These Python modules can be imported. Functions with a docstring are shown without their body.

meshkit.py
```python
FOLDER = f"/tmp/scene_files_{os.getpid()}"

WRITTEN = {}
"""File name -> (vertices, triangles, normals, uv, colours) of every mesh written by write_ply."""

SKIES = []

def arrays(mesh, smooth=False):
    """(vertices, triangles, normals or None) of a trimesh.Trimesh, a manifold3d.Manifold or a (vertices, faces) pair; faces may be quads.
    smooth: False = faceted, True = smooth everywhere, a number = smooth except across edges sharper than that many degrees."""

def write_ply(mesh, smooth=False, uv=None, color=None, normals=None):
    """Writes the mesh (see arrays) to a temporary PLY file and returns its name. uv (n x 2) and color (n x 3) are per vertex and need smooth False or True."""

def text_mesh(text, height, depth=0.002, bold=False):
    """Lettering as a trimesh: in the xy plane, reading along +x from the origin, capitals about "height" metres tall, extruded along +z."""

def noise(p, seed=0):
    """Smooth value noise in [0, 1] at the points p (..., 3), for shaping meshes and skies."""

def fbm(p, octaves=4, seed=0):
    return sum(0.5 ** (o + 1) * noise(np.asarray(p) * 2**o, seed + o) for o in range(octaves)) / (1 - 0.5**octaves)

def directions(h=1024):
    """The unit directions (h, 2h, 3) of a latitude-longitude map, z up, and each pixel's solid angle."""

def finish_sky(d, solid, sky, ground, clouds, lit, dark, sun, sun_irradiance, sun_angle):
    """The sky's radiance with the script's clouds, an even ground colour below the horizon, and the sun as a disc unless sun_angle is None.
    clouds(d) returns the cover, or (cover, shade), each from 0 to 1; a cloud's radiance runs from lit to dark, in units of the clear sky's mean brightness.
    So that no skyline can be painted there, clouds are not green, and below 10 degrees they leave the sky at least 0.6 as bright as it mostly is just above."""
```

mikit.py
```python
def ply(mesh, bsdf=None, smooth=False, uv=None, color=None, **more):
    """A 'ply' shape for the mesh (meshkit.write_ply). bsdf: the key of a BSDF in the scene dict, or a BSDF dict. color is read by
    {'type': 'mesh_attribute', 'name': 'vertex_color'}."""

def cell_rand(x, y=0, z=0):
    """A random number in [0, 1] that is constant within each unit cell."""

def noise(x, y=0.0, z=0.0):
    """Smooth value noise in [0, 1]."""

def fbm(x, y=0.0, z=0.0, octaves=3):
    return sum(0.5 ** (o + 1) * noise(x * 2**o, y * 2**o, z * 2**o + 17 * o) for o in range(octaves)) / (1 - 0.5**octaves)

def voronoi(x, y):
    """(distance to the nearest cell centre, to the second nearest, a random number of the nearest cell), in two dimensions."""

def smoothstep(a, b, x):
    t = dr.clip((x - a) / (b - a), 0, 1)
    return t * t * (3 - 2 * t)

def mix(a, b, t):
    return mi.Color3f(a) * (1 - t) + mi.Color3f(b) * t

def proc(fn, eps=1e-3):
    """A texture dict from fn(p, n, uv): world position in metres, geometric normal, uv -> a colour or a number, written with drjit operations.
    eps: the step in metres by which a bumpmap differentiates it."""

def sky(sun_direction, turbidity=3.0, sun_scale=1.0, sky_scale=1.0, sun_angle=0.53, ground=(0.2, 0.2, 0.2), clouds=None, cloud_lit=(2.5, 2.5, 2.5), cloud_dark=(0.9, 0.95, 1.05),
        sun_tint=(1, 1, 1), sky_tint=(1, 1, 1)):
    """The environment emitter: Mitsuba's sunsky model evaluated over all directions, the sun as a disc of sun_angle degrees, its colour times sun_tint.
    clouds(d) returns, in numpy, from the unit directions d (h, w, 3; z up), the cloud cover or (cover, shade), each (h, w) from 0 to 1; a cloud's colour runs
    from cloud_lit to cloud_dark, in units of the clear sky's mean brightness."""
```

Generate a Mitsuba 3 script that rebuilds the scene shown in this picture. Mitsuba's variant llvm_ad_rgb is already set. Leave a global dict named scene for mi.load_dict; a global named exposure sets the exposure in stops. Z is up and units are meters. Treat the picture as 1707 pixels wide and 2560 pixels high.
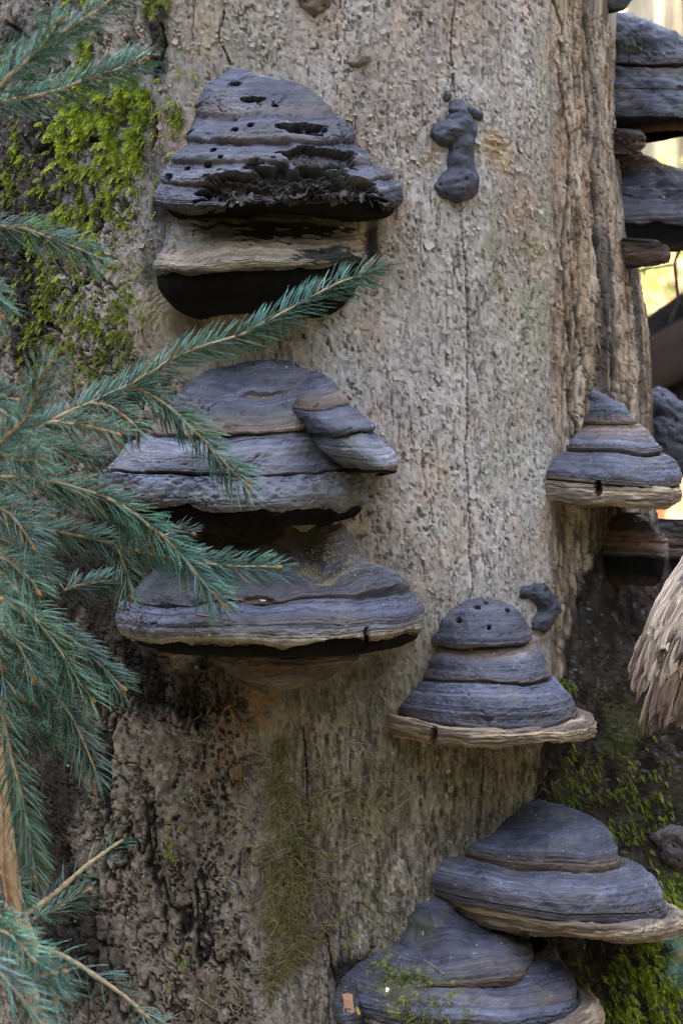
import math
import numpy as np
import mitsuba as mi
import mikit
import trimesh
from meshkit import noise, fbm
from scipy.spatial import cKDTree
from scipy.interpolate import PchipInterpolator, RegularGridInterpolator

# ---------------------------------------------------------------- camera, light, exposure
T = mi.ScalarTransform4f
CAM_Y, CAM_Z, K = -2.0, 0.95, 0.0005          # the lens stands 2 m in front of the bark
scene, labels = {}, {}
scene['camera'] = {'type': 'thinlens', 'fov': 2 * math.degrees(math.atan(853.5 * K / 2)), 'fov_axis': 'x',
                   'to_world': T().look_at(origin=[0, CAM_Y, CAM_Z], target=[0, 10, CAM_Z], up=[0, 0, 1]),
                   'aperture_radius': 0.0065, 'focus_distance': 1.95, 'near_clip': 0.05, 'far_clip': 500.0}
scene['sky'] = mikit.sky((-0.25, 0.72, 0.65), turbidity=3, sun_scale=0.85, sun_angle=1.5, ground=(0.08, 0.07, 0.05),
                         clouds=lambda d: 0.45, sun_tint=(1.0, 0.93, 0.8), sky_tint=(0.97, 0.97, 0.99))
exposure = 5.5
rng = np.random.default_rng(7)


# ---------------------------------------------------------------- small helpers
def ss(a, b, x):
    t = np.clip((np.asarray(x, float) - a) / (b - a), 0, 1)
    return t * t * (3 - 2 * t)


def mixc(a, b, t):
    t = np.asarray(t)[..., None]
    return np.asarray(a) * (1 - t) + np.asarray(b) * t


def at(px, py, Y):
    """A point of the photograph (in its pixels) at a known depth Y, as a point of the place."""
    s = K * (Y - CAM_Y) / 2
    return np.array([(px - 853.5) * s, Y, CAM_Z - (py - 1280) * s])


def P3(x, y, z):
    return np.stack(np.broadcast_arrays(x, y, z), -1)


def vc_bsdf(name, rough, spec=0.4, **more):
    scene[name] = {'type': 'twosided', 'bsdf': {'type': 'principled', 'base_color': {'type': 'mesh_attribute', 'name': 'vertex_color'},
                                                'roughness': rough, 'specular': spec, **more}}


vc_bsdf('mat_bark', 0.85, 0.25)
vc_bsdf('mat_fungus', 0.62, 0.4)
vc_bsdf('mat_pore', 0.95, 0.1)
vc_bsdf('mat_needle', 0.42, 0.5)
vc_bsdf('mat_wood', 0.75, 0.3)
vc_bsdf('mat_rotten', 1.0, 0.02)
vc_bsdf('mat_moss', 0.6, 0.35)
scene['mat_leaf'] = {'type': 'principledthin', 'base_color': {'type': 'mesh_attribute', 'name': 'vertex_color'}, 'roughness': 0.6, 'diff_trans': 0.9}
used = {}


def name_of(base):
    n = used.get(base, -1) + 1
    used[base] = n
    return base if n == 0 else f'{base}_{n:03d}'


def put(key, v, f, col, bsdf, smooth=True):
    v = np.asarray(v, float)
    col = np.broadcast_to(np.asarray(col, float), v.shape)
    scene[key] = mikit.ply((v, f), bsdf, smooth=smooth, color=np.clip(col, 0.002, 0.95))
    return key


def part(parent, base, v, f, col, bsdf, label=None, kind=None, smooth=True):
    key = name_of(f'{parent}__{base}')
    put(key, v, f, col, bsdf, smooth)
    d = {}
    if label:
        d['label'] = label
    if kind:
        d['kind'] = kind
    if d:
        labels[key] = d
    return key


def thing(base, label, cat, group=None, kind=None):
    key = name_of(base)
    labels[key] = {'label': label, 'category': cat}
    if group:
        labels[key]['group'] = group
    if kind:
        labels[key]['kind'] = kind
    return key


def grid_faces(nr, nc, wrap=False):
    i, j = np.meshgrid(np.arange(nr - 1), np.arange(nc if wrap else nc - 1), indexing='ij')
    a = i * nc + j
    b = i * nc + (j + 1) % nc
    return np.vstack([np.stack([a, a + nc, b], -1).reshape(-1, 3), np.stack([b, a + nc, b + nc], -1).reshape(-1, 3)])


def vnormals(G):
    du, dv = np.gradient(G, axis=1), np.gradient(G, axis=0)
    n = np.cross(du, dv)
    return n / (np.linalg.norm(n, axis=-1, keepdims=True) + 1e-12)


class Soup:
    """Collects many small pieces into one mesh."""

    def __init__(self):
        self.v, self.f, self.c, self.n = [], [], [], 0

    def add(self, v, f, c):
        v = np.asarray(v, float).reshape(-1, 3)
        self.v.append(v)
        self.f.append(np.asarray(f) + self.n)
        self.c.append(np.broadcast_to(np.asarray(c, float), v.shape))
        self.n += len(v)

    def out(self):
        return np.vstack(self.v), np.vstack(self.f), np.vstack(self.c)


def many_tubes(soup, pts, rad, col, sides=3):
    """pts (n, m, 3), rad (n, m), col (n, m, 3): n thin tapered tubes."""
    n, m, _ = pts.shape
    t = np.gradient(pts, axis=1)
    t /= np.linalg.norm(t, axis=2, keepdims=True) + 1e-12
    ref = np.where(np.abs(t[..., 2:]) < 0.8, [0, 0, 1.0], [1.0, 0, 0])
    a = np.cross(t, ref)
    a /= np.linalg.norm(a, axis=2, keepdims=True) + 1e-12
    b = np.cross(t, a)
    ang = np.arange(sides) * 2 * np.pi / sides
    v = pts[:, :, None] + rad[:, :, None, None] * (np.cos(ang)[:, None] * a[:, :, None] + np.sin(ang)[:, None] * b[:, :, None])
    f = grid_faces(m, sides, wrap=True)
    F = (f[None] + (np.arange(n) * m * sides)[:, None, None]).reshape(-1, 3)
    soup.add(v.reshape(-1, 3), F, np.repeat(col[:, :, None], sides, 2).reshape(-1, 3))


def spline(pts, n):
    pts = np.asarray(pts, float)
    s = np.r_[0, np.cumsum(np.linalg.norm(np.diff(pts, axis=0), axis=1))]
    return PchipInterpolator(s, pts)(np.linspace(0, s[-1], n)), s[-1]


# ---------------------------------------------------------------- the dead beech: base form
R0, CX = 0.5, -0.077
FL_Y = np.array([-200, 0, 300, 430, 600, 660, 800, 1000, 1250, 1400, 1600, 2000, 2560, 2850.])
FL_V = np.array([-6, 0, 5, 11, 27, 34, 47, 52, 62, 84, 125, 190, 270, 400.]) / 1000
FL_Z = CAM_Z - (FL_Y - 1280) * K * 1.17


def base_r(th, z):
    fl = np.interp(z, FL_Z[::-1], FL_V[::-1])
    d = np.degrees(th)
    lobe = ss(42, 84, d) * (1 - ss(105, 150, d))
    root = 0.16 * ss(0.32, -0.05, z) * (0.5 + 0.5 * np.cos(5 * th + 0.6))
    return R0 + fl * lobe + root + 0.05 * ss(0.5, -0.1, z) + 0.008 * np.sin(3.1 * th + 4 * z) * np.sin(5 * z + 1)


def surf(th, z, r):
    return P3(CX + r * np.sin(th), R0 - r * np.cos(th), z)


def hit(px, py):
    """Where the line of sight through a photograph point meets the trunk: (theta, z, depth)."""
    for Y in np.arange(-0.4, 0.9, 0.004):
        p = at(px, py, Y)
        th = math.atan2(p[0] - CX, R0 - p[1])
        if math.hypot(p[0] - CX, R0 - p[1]) < float(base_r(np.array(th), p[2])):
            return th, p[2], Y
    return 1.45, at(px, py, 0.45)[2], 0.45


def uz(px, py):
    th, z, _ = hit(px, py)
    return R0 * th, z


# ---------------------------------------------------------------- the dead beech: bark relief and colour
def cells(U, Z, cu, cz, seed):
    """Scattered cells: (d1, d2, offset from the nearest centre, two random numbers of the cell), lengths in cells."""
    g = np.random.default_rng(seed)
    nu, nz = int(3.6 / cu) + 2, int(2.4 / cz) + 2
    i, j = np.meshgrid(np.arange(nu), np.arange(nz), indexing='ij')
    pts = np.stack([i + g.random(i.shape), j + g.random(i.shape)], -1).reshape(-1, 2)
    q = np.stack([(U + 1.8) / cu, (Z + 0.3) / cz], -1)
    d, k = cKDTree(pts).query(q.reshape(-1, 2), k=2)
    k0 = k[:, 0]
    r1, r2, r3 = g.random(len(pts)), g.random(len(pts)), g.random(len(pts))
    off = q.reshape(-1, 2) - pts[k0]
    sh = U.shape
    return d[:, 0].reshape(sh), d[:, 1].reshape(sh), off[:, 0].reshape(sh), off[:, 1].reshape(sh), r1[k0].reshape(sh), r2[k0].reshape(sh), r3[k0].reshape(sh)


def poly_dist(U, Z, pts, step=0.002):
    u = np.array([uz(*p) for p in pts])
    s = np.r_[0, np.cumsum(np.linalg.norm(np.diff(u, axis=0), axis=1))]
    t = np.arange(0, s[-1], step)
    q = np.stack([np.interp(t, s, u[:, 0]), np.interp(t, s, u[:, 1])], -1)
    q[:, 0] += 0.006 * (fbm(P3(q[:, 1] * 60, 0.5 + s[-1], 3.3), 3) - 0.5)
    d = cKDTree(q).query(np.stack([U, Z], -1).reshape(-1, 2), distance_upper_bound=0.05)[0]
    return np.minimum(d, 1).reshape(U.shape)


# columns: fine on the side one sees, coarse behind
fine = np.arcsin(np.linspace(math.sin(-1.30), 1, 640)[:-1])
fine = np.r_[fine, np.linspace(fine[-1] + 0.01, 1.95, 42)]
TH = np.r_[np.linspace(fine[-1] - 2 * math.pi, fine[0], 56)[1:-1], fine]
ZC = np.r_[np.linspace(-0.4, 0.24, 20)[:-1], np.linspace(0.24, 1.66, 900), np.linspace(1.66, 7.0, 30)[1:]]
th, Zg = np.meshgrid(TH, ZC)
Ug = R0 * th
DENSE = (slice(18, 922), slice(53, None))
ud, zd = Ug[DENSE], Zg[DENSE]


def bark(U, Z):
    n = lambda a, b, o=3, s=0: fbm(P3(U * a, Z * b, 0.37 + s), o, s)
    wob = (n(14, 9, 3, 3) - 0.5)
    wob2 = (n(40, 25, 3, 5) - 0.5)
    x_at = lambda px, py: uz(px, py)[0]
    z_at = lambda py: CAM_Z - (py - 1280) * K
    # zones (in metres along the girth and up)
    low = 1 - ss(z_at(1920), z_at(1400), Z + 0.16 * wob + 0.06 * wob2)
    lim = (1 - low) * x_at(400, 500) + low * x_at(690, 2000)
    wL = 1 - ss(-0.08, 0.06, U - lim + 0.16 * wob + 0.05 * wob2)
    wD = low * ss(-0.07, 0.07, U - x_at(690, 2000) + 0.09 * wob)
    wE = ss(-0.03, 0.03, U - x_at(1385, 700) + 0.05 * wob + 0.02 * wob2)
    edgeF = np.interp(Z, [z_at(2600), z_at(1950), z_at(1850), z_at(1500), z_at(1380), z_at(1250)],
                      [x_at(1290, 2300), x_at(1345, 1950), x_at(1385, 1850), x_at(1440, 1500), x_at(1500, 1380), x_at(1600, 1250)])
    wF = ss(-0.006, 0.006, U - edgeF + 0.05 * wob2 + 0.02 * wob) * ss(z_at(1230), z_at(1330), Z)
    wA = np.clip(1 - wL - wD - wE, 0, 1)
    h = 0.010 * (n(6, 4, 3, 9) - 0.5) + 0.004 * (n(30, 18, 3, 11) - 0.5)

    # warped coordinates for ragged edges
    Uw = U + 0.013 * (n(60, 48, 4, 21) - 0.5)
    Zw = Z + 0.013 * (n(60, 48, 4, 22) - 0.5)
    # flat plates on the left, parted by open, branching cracks, layered like torn paper
    d1, d2, ox, oz, r1, r2, r3 = cells(Uw, Zw, 0.011, 0.013, 1)
    na, nb, nc_ = n(46, 24, 5, 101), n(34, 52, 5, 102), n(95, 70, 4, 103)
    wid = 0.006 + 0.022 * ss(0.35, 0.65, n(24, 18, 3, 104))
    crack1 = np.maximum(1 - ss(wid * 0.4, wid, np.abs(na - 0.5)), (1 - ss(wid * 0.4, wid, np.abs(nb - 0.5))) * ss(0.42, 0.5, n(30, 30, 3, 105)))
    crack1 = np.maximum(crack1, 0.8 * (1 - ss(wid * 0.4, wid, np.abs(nc_ - 0.5))) * ss(0.46, 0.54, n(26, 34, 3, 106)))
    lay = n(95, 85, 4, 24)
    terr = np.floor(lay * 10) / 10
    hp = -0.0042 * crack1 + 0.0022 * (r1 - 0.4) + 0.0045 * (terr - 0.5) + 0.001 * (lay - 0.5) + 0.004 * (na - 0.5) + 0.0035 * (n(260, 170, 3, 114) - 0.5)
    big = (1 - ss(0.006, 0.024, np.abs(n(15, 7, 5, 107) - 0.49))) * ss(0.45, 0.56, n(12, 9, 3, 25))
    hp += -0.007 * big
    h += wL * hp
    # small flaking scales over the middle and the right
    c1, c2, fx, fz, s1, s2, s3 = cells(Uw, Zw, 0.0066, 0.0076, 3)
    lift = (s1 > 0.42)
    hs = lift * (0.0011 * fx * np.where(s2 > 0.5, 1, -1) + 0.0024 * (-fz) * (0.4 + s3)) + 0.0016 * (s2 - 0.5)
    pit = ss(0.80, 0.9, s3) * (1 - ss(0.12, 0.5, c1))
    dens = 0.25 + 0.75 * ss(0.38, 0.62, n(22, 16, 3, 26))
    pit = pit * dens
    hs = 0.40 * hs * dens - 0.0020 * pit + 0.0022 * (np.floor(n(110, 130, 3, 27) * 8) / 8 - 0.5) * (1.1 - 0.6 * dens)
    h += (0.55 * wA + 0.35 * wE + 0.4 * wD) * hs
    k1, k2, kx, kz, t1, t2, t3 = cells(Uw, Zw, 0.0046, 0.014, 4)
    hd = 0.0022 * (t1 - 0.5) - 0.0016 * (1 - ss(0.02, 0.22, k2 - k1)) - 0.0011 * kz * t2
    fib = n(220, 26, 3, 31) - 0.5
    h += wD * hd + (0.0042 * wD + 0.0022 * wA + 0.004 * wE) * fib
    # coarse upright ridges towards the right edge
    rid = n(34, 3.2, 4, 41)
    valley = 1 - ss(0.0, 0.05, np.abs(rid - 0.47 + 0.10 * (n(120, 40, 3, 93) - 0.5)))
    h += wE * (0.0045 * (rid - 0.5) - 0.0035 * valley + 0.005 * (np.floor(n(120, 50, 3, 92) * 8) / 8 - 0.5))
    k1, k2, kx, kz, t1, t2, t3 = cells(Uw, Zw, 0.011, 0.036, 6)
    plateE = 1 - ss(0.01, 0.12, k2 - k1)
    h += wE * (-0.003 * plateE * (t1 > 0.45) + 0.003 * (t2 - 0.5))
    dk = n(28, 22, 4, 51) - 0.5
    h += wF * (0.016 * dk + 0.006 * (n(110, 80, 3, 52) - 0.5))
    grain = n(300, 260, 2, 61) - 0.5
    h += (0.0012 - 0.0006 * wA) * grain

    # ---- colour
    tan = mixc([0.252, 0.214, 0.194], [0.330, 0.306, 0.300], ss(0.35, 0.65, n(9, 6, 3, 71)))
    tan = mixc(tan, [0.215, 0.218, 0.172], 0.8 * ss(0.5, 0.72, n(16, 7, 4, 72)) * ss(x_at(1010, 600), x_at(1180, 600), U))
    tan = mixc(tan, [0.325, 0.235, 0.190], 0.65 * ss(0.5, 0.7, n(20, 14, 3, 73)))
    f1 = 0.45 * n(330, 170, 2, 28) + 0.3 * n(190, 60, 3, 97) + 0.25 * n(120, 160, 3, 115)
    f2 = 0.6 * n(210, 110, 3, 29) + 0.4 * n(140, 260, 3, 118)
    scale = tan * (0.60 + 0.66 * ss(0.30, 0.66, f1) + 0.16 * s1 * dens + 0.12 * (s2 - 0.5))[..., None]
    scale = mixc(scale, [0.05, 0.038, 0.03], 0.88 * ss(0.565, 0.62, f2) * (0.06 + 0.94 * dens ** 2))
    h -= 0.0014 * wA * ss(0.565, 0.62, f2)
    h += 0.0007 * wA * (ss(0.30, 0.62, f1) - 0.5)
    hair = (1 - ss(0.002, 0.010, np.abs(n(70, 9, 4, 98) - 0.5))) * ss(0.44, 0.56, n(20, 12, 3, 99))
    hair = np.maximum(hair, (1 - ss(0.004, 0.016, np.abs(n(150, 22, 3, 119) - 0.5))) * ss(0.46, 0.56, n(40, 26, 3, 120)))
    h -= 0.0016 * wA * hair
    scale = mixc(scale, [0.045, 0.034, 0.028], 0.75 * hair)
    scale = mixc(scale, [0.05, 0.034, 0.026], 0.35 * pit)
    scale = scale * (0.72 + 0.56 * n(26, 11, 4, 111))[..., None]
    rim = (1 - ss(0.01, 0.12, c2 - c1)) * (s1 > 0.55) * dens
    scale = mixc(scale, [0.10, 0.072, 0.055], 0.35 * rim)
    brown = mixc([0.120, 0.093, 0.074], [0.195, 0.158, 0.130], ss(0.3, 0.7, n(24, 16, 4, 74)))
    plates = brown * (0.55 + 0.3 * r1 + 0.7 * terr)[..., None]
    grey = ss(z_at(1300), z_at(700), Z)
    plates = mixc(plates, mixc([0.145, 0.142, 0.135], [0.31, 0.255, 0.225], ss(0.38, 0.66, n(15, 11, 4, 75))) * (0.5 + 0.25 * r1 + 0.75 * terr)[..., None], grey)
    plates = plates * (0.55 + 0.75 * ss(0.3, 0.65, n(190, 160, 3, 95)))[..., None]
    plates = mixc(plates, [0.012, 0.010, 0.009], 0.85 * crack1)
    plates = mixc(plates, [0.008, 0.007, 0.007], 0.92 * big)
    fibre = mixc([0.120, 0.096, 0.078], [0.235, 0.202, 0.168], ss(0.36, 0.66, 0.5 * n(34, 12, 4, 76) + 0.5 * (fib + 0.5)))
    fibre = mixc(fibre, [0.17, 0.17, 0.10], 0.7 * ss(0.5, 0.7, n(18, 8, 4, 77)))
    fibre = 0.80 * fibre * (0.42 + 0.3 * t1 + 0.75 * ss(0.3, 0.62, n(230, 75, 3, 94)))[..., None]
    fk = ss(0.575, 0.63, n(250, 62, 3, 116))
    fibre = mixc(fibre, [0.035, 0.027, 0.021], 0.8 * fk)
    fibre = mixc(fibre, fibre * 1.7 + 0.02, 0.7 * ss(0.60, 0.66, n(240, 170, 3, 117)))
    h -= 0.0016 * wD * fk
    ridge = mixc([0.20, 0.142, 0.102], [0.285, 0.232, 0.190], ss(0.35, 0.65, n(40, 10, 4, 78))) * (0.35 + 1.0 * ss(0.3, 0.62, n(210, 70, 3, 91)))[..., None]
    ridge = mixc(ridge, [0.045, 0.035, 0.03], 0.85 * valley)
    ridge = mixc(ridge, [0.09, 0.065, 0.048], 0.6 * plateE * (t1 > 0.45))
    col = scale * wA[..., None] + plates * wL[..., None]
    wDs = np.clip(1 - wA - wL - wE, 0, 1)
    col = col + fibre * wDs[..., None] + ridge * wE[..., None]
    # wet blackish streaks that run down the right side
    streak = ss(0.485, 0.54, n(45, 3.0, 4, 79)) * ss(x_at(1462, 600), x_at(1500, 600), U + 0.02 * wob2)
    streak *= 0.35 + 0.65 * ss(z_at(420), z_at(560), Z)
    col = mixc(col, [0.035, 0.031, 0.032], 0.85 * streak)
    # brown rotted foot of the tree
    rot = mixc([0.008, 0.006, 0.005], [0.040, 0.030, 0.025], ss(0.35, 0.7, n(60, 40, 4, 80)))
    rot = mixc(rot, [0.06, 0.075, 0.025], 0.8 * ss(0.5, 0.66, n(22, 16, 4, 81)) * ss(z_at(1700), z_at(2000), Z))
    rot = mixc(rot, [0.09, 0.085, 0.10], ss(0.62, 0.75, n(150, 120, 3, 82)))
    col = mixc(col, rot, wF)
    # damp dark bark round the spruce and under the big tiers
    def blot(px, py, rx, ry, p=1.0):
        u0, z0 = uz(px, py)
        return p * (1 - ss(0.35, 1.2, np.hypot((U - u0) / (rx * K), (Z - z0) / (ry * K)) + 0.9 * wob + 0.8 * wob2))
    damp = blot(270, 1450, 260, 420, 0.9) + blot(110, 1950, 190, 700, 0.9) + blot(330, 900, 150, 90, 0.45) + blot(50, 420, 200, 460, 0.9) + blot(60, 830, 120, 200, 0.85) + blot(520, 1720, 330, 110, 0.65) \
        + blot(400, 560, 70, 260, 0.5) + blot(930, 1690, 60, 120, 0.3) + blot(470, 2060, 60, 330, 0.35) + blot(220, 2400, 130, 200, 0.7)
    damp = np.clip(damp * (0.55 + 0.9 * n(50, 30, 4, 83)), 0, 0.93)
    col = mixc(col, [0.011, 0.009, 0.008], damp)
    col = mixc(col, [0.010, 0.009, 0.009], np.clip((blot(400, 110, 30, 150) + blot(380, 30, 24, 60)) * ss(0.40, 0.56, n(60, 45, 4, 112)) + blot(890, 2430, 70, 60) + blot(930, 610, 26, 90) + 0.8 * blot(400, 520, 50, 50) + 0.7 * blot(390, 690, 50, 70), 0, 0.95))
    rust = np.clip(blot(650, 1760, 110, 110) + blot(560, 1900, 60, 200, 0.7), 0, 1) * ss(0.45, 0.62, n(60, 50, 3, 84))
    col = mixc(col, [0.27, 0.14, 0.07], 0.55 * rust)
    # pale blue-green and green lichen crusts
    col = mixc(col, [0.30, 0.40, 0.34], 0.6 * ss(0.735, 0.78, n(120, 110, 3, 85)))
    col = mixc(col, [0.17, 0.19, 0.08], 0.55 * np.clip(blot(330, 760, 170, 170) + blot(560, 60, 180, 200, 0.5) + blot(1290, 640, 130, 200, 0.7), 0, 1) * ss(0.4, 0.6, n(50, 40, 4, 86)))
    col = mixc(col, [0.012, 0.011, 0.006], 0.85 * np.clip(blot(735, 2300, 60, 170) + blot(745, 2120, 36, 80), 0, 1) * ss(0.46, 0.56, n(80, 60, 3, 113)))
    col = mixc(col, [0.10, 0.10, 0.04], 0.35 * np.clip(blot(720, 2060, 80, 430), 0, 1) * ss(0.42, 0.6, n(70, 50, 4, 87)))
    # healed scar round the old branch stub
    u0, z0 = uz(478, 812)
    rr = np.hypot((U - u0) * 0.75, Z - z0) + 0.03 * wob2 + 0.02 * wob
    eye = 1 - ss(0.045, 0.075, rr)
    rings = np.sin(rr / 0.0030 * np.pi) * ss(0.3, 0.6, n(50, 50, 3, 96))
    h = h * (1 - 0.7 * eye) + eye * (0.0011 * rings + 0.010 * ss(0.012, 0.035, rr) - 0.006)
    col = mixc(col, mixc([0.20, 0.155, 0.11], [0.27, 0.22, 0.165], 0.5 + 0.5 * rings), 0.8 * eye)
    col = mixc(col, [0.10, 0.065, 0.045], 0.8 * (1 - ss(0.012, 0.024, rr)))
    # ochre scar beside the elongated growth
    sc = np.clip(blot(1240, 372, 56, 58) + blot(1075, 395, 30, 36, 0.6), 0, 1)
    wav = 2 * ss(0.35, 0.65, n(60, 190, 3, 110)) - 1
    h += sc * (0.002 + 0.0014 * wav)
    col = mixc(col, mixc([0.20, 0.13, 0.06], [0.38, 0.28, 0.15], 0.5 + 0.5 * wav), 0.75 * sc)
    # long drying cracks
    for w, dep, pts in (
            (0.0013, 0.007, [(1135, 0), (1128, 60), (1125, 130), (1132, 210), (1140, 245)]),
            (0.0011, 0.007, [(1152, 505), (1155, 590), (1160, 660), (1165, 760), (1170, 860), (1168, 960), (1165, 1050), (1160, 1120), (1168, 1200), (1175, 1300), (1172, 1380), (1182, 1440), (1175, 1500)]),
            (0.0024, 0.010, [(1385, 0), (1402, 60), (1405, 140), (1398, 220), (1413, 300), (1428, 370), (1420, 440), (1415, 520), (1405, 600), (1408, 700), (1413, 780), (1425, 850)]),
            (0.0022, 0.008, [(1428, 700), (1440, 800), (1455, 900), (1428, 960), (1426, 1030), (1440, 1085)]),
            (0.0040, 0.010, [(1463, 0), (1470, 130), (1482, 250), (1490, 330), (1480, 420), (1495, 560)]),
            (0.0045, 0.010, [(1490, 560), (1500, 680), (1515, 800), (1530, 900), (1535, 980)]),
            (0.0012, 0.005, [(1205, 1870), (1203, 1960), (1200, 2060)]),
            (0.0012, 0.005, [(758, 1820), (765, 1900), (770, 2060)]),
            (0.0022, 0.008, [(400, 60), (412, 110), (392, 170), (388, 210)]), (0.0018, 0.007, [(385, 260), (395, 330), (380, 380)]),
            (0.0012, 0.005, [(560, 30), (545, 90), (575, 160)]),
            (0.0035, 0.011, [(60, 640), (62, 700), (90, 790), (150, 830)]),
            (0.0035, 0.010, [(60, 340), (85, 380), (160, 350), (260, 345)]),
            (0.0030, 0.009, [(20, 60), (80, 100), (60, 220), (100, 300)]),
            (0.0018, 0.006, [(1480, 1250), (1475, 1330), (1490, 1420)]),
            (0.0016, 0.006, [(1440, 1280), (1438, 1380), (1446, 1500), (1452, 1600)]),
            (0.0015, 0.005, [(815, 2330), (830, 2420), (850, 2500)])):
        d = poly_dist(U, Z, pts)
        w2 = w * (0.6 + 0.9 * n(3, 60, 2, 90))
        g = 1 - ss(0.4, 1.3, d / w2)
        h -= dep * g
        col = mixc(col, [0.012, 0.010, 0.009], 0.92 * g)
    # small black crust specks in a loose vertical band, and beetle holes
    g = np.random.default_rng(5)
    P, rad = [], []
    for cx, cy, sx, sy, m in ((545, 2130, 32, 190, 130), (575, 2400, 40, 45, 45), (545, 1745, 22, 60, 30), (440, 1830, 60, 180, 24), (420, 2120, 60, 60, 20)):
        u0, z0 = uz(cx, cy)
        P.append(np.stack([g.normal(u0, sx * K, m), g.normal(z0, sy * K, m)], -1))
        rad.append(K * g.uniform(3, 9, m))
    P.append(np.array([uz(440, 1964), uz(621, 2392), uz(316, 100), uz(555, 300)]))
    rad.append(np.array([9, 11, 7, 0.1]) * K)
    P, rad = np.vstack(P), np.concatenate(rad)
    tree = cKDTree(P)
    d, i = tree.query(np.stack([Uw + 0.0, Zw], -1).reshape(-1, 2))
    spot = (1 - ss(0.75, 1.05, d / rad[i])).reshape(U.shape)
    hole = spot * (i >= len(P) - 4).reshape(U.shape)
    col = mixc(col, [0.014, 0.013, 0.015], 0.95 * spot)
    h -= 0.012 * hole
    col = col * (1 + 0.35 * grain)[..., None]
    return h, col


h_all = 0.010 * (fbm(P3(Ug * 6, Zg * 4, 0.37), 3, 9) - 0.5) + 0.02 * (fbm(P3(np.sin(th) * 12, Zg * 3, np.cos(th) * 12), 4, 4) - 0.5)
c_all = mixc([0.10, 0.085, 0.07], [0.25, 0.20, 0.16], fbm(P3(np.sin(th) * 20, Zg * 12, np.cos(th) * 20), 4, 6))
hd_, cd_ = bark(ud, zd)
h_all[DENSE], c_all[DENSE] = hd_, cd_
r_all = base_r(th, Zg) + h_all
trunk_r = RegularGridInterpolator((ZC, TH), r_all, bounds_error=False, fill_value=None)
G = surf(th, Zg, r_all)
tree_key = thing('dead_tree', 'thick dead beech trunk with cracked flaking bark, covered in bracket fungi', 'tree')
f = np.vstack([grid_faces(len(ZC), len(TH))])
part(tree_key, 'trunk', G.reshape(-1, 3), f[:, ::-1], c_all.reshape(-1, 3), 'mat_bark')


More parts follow.
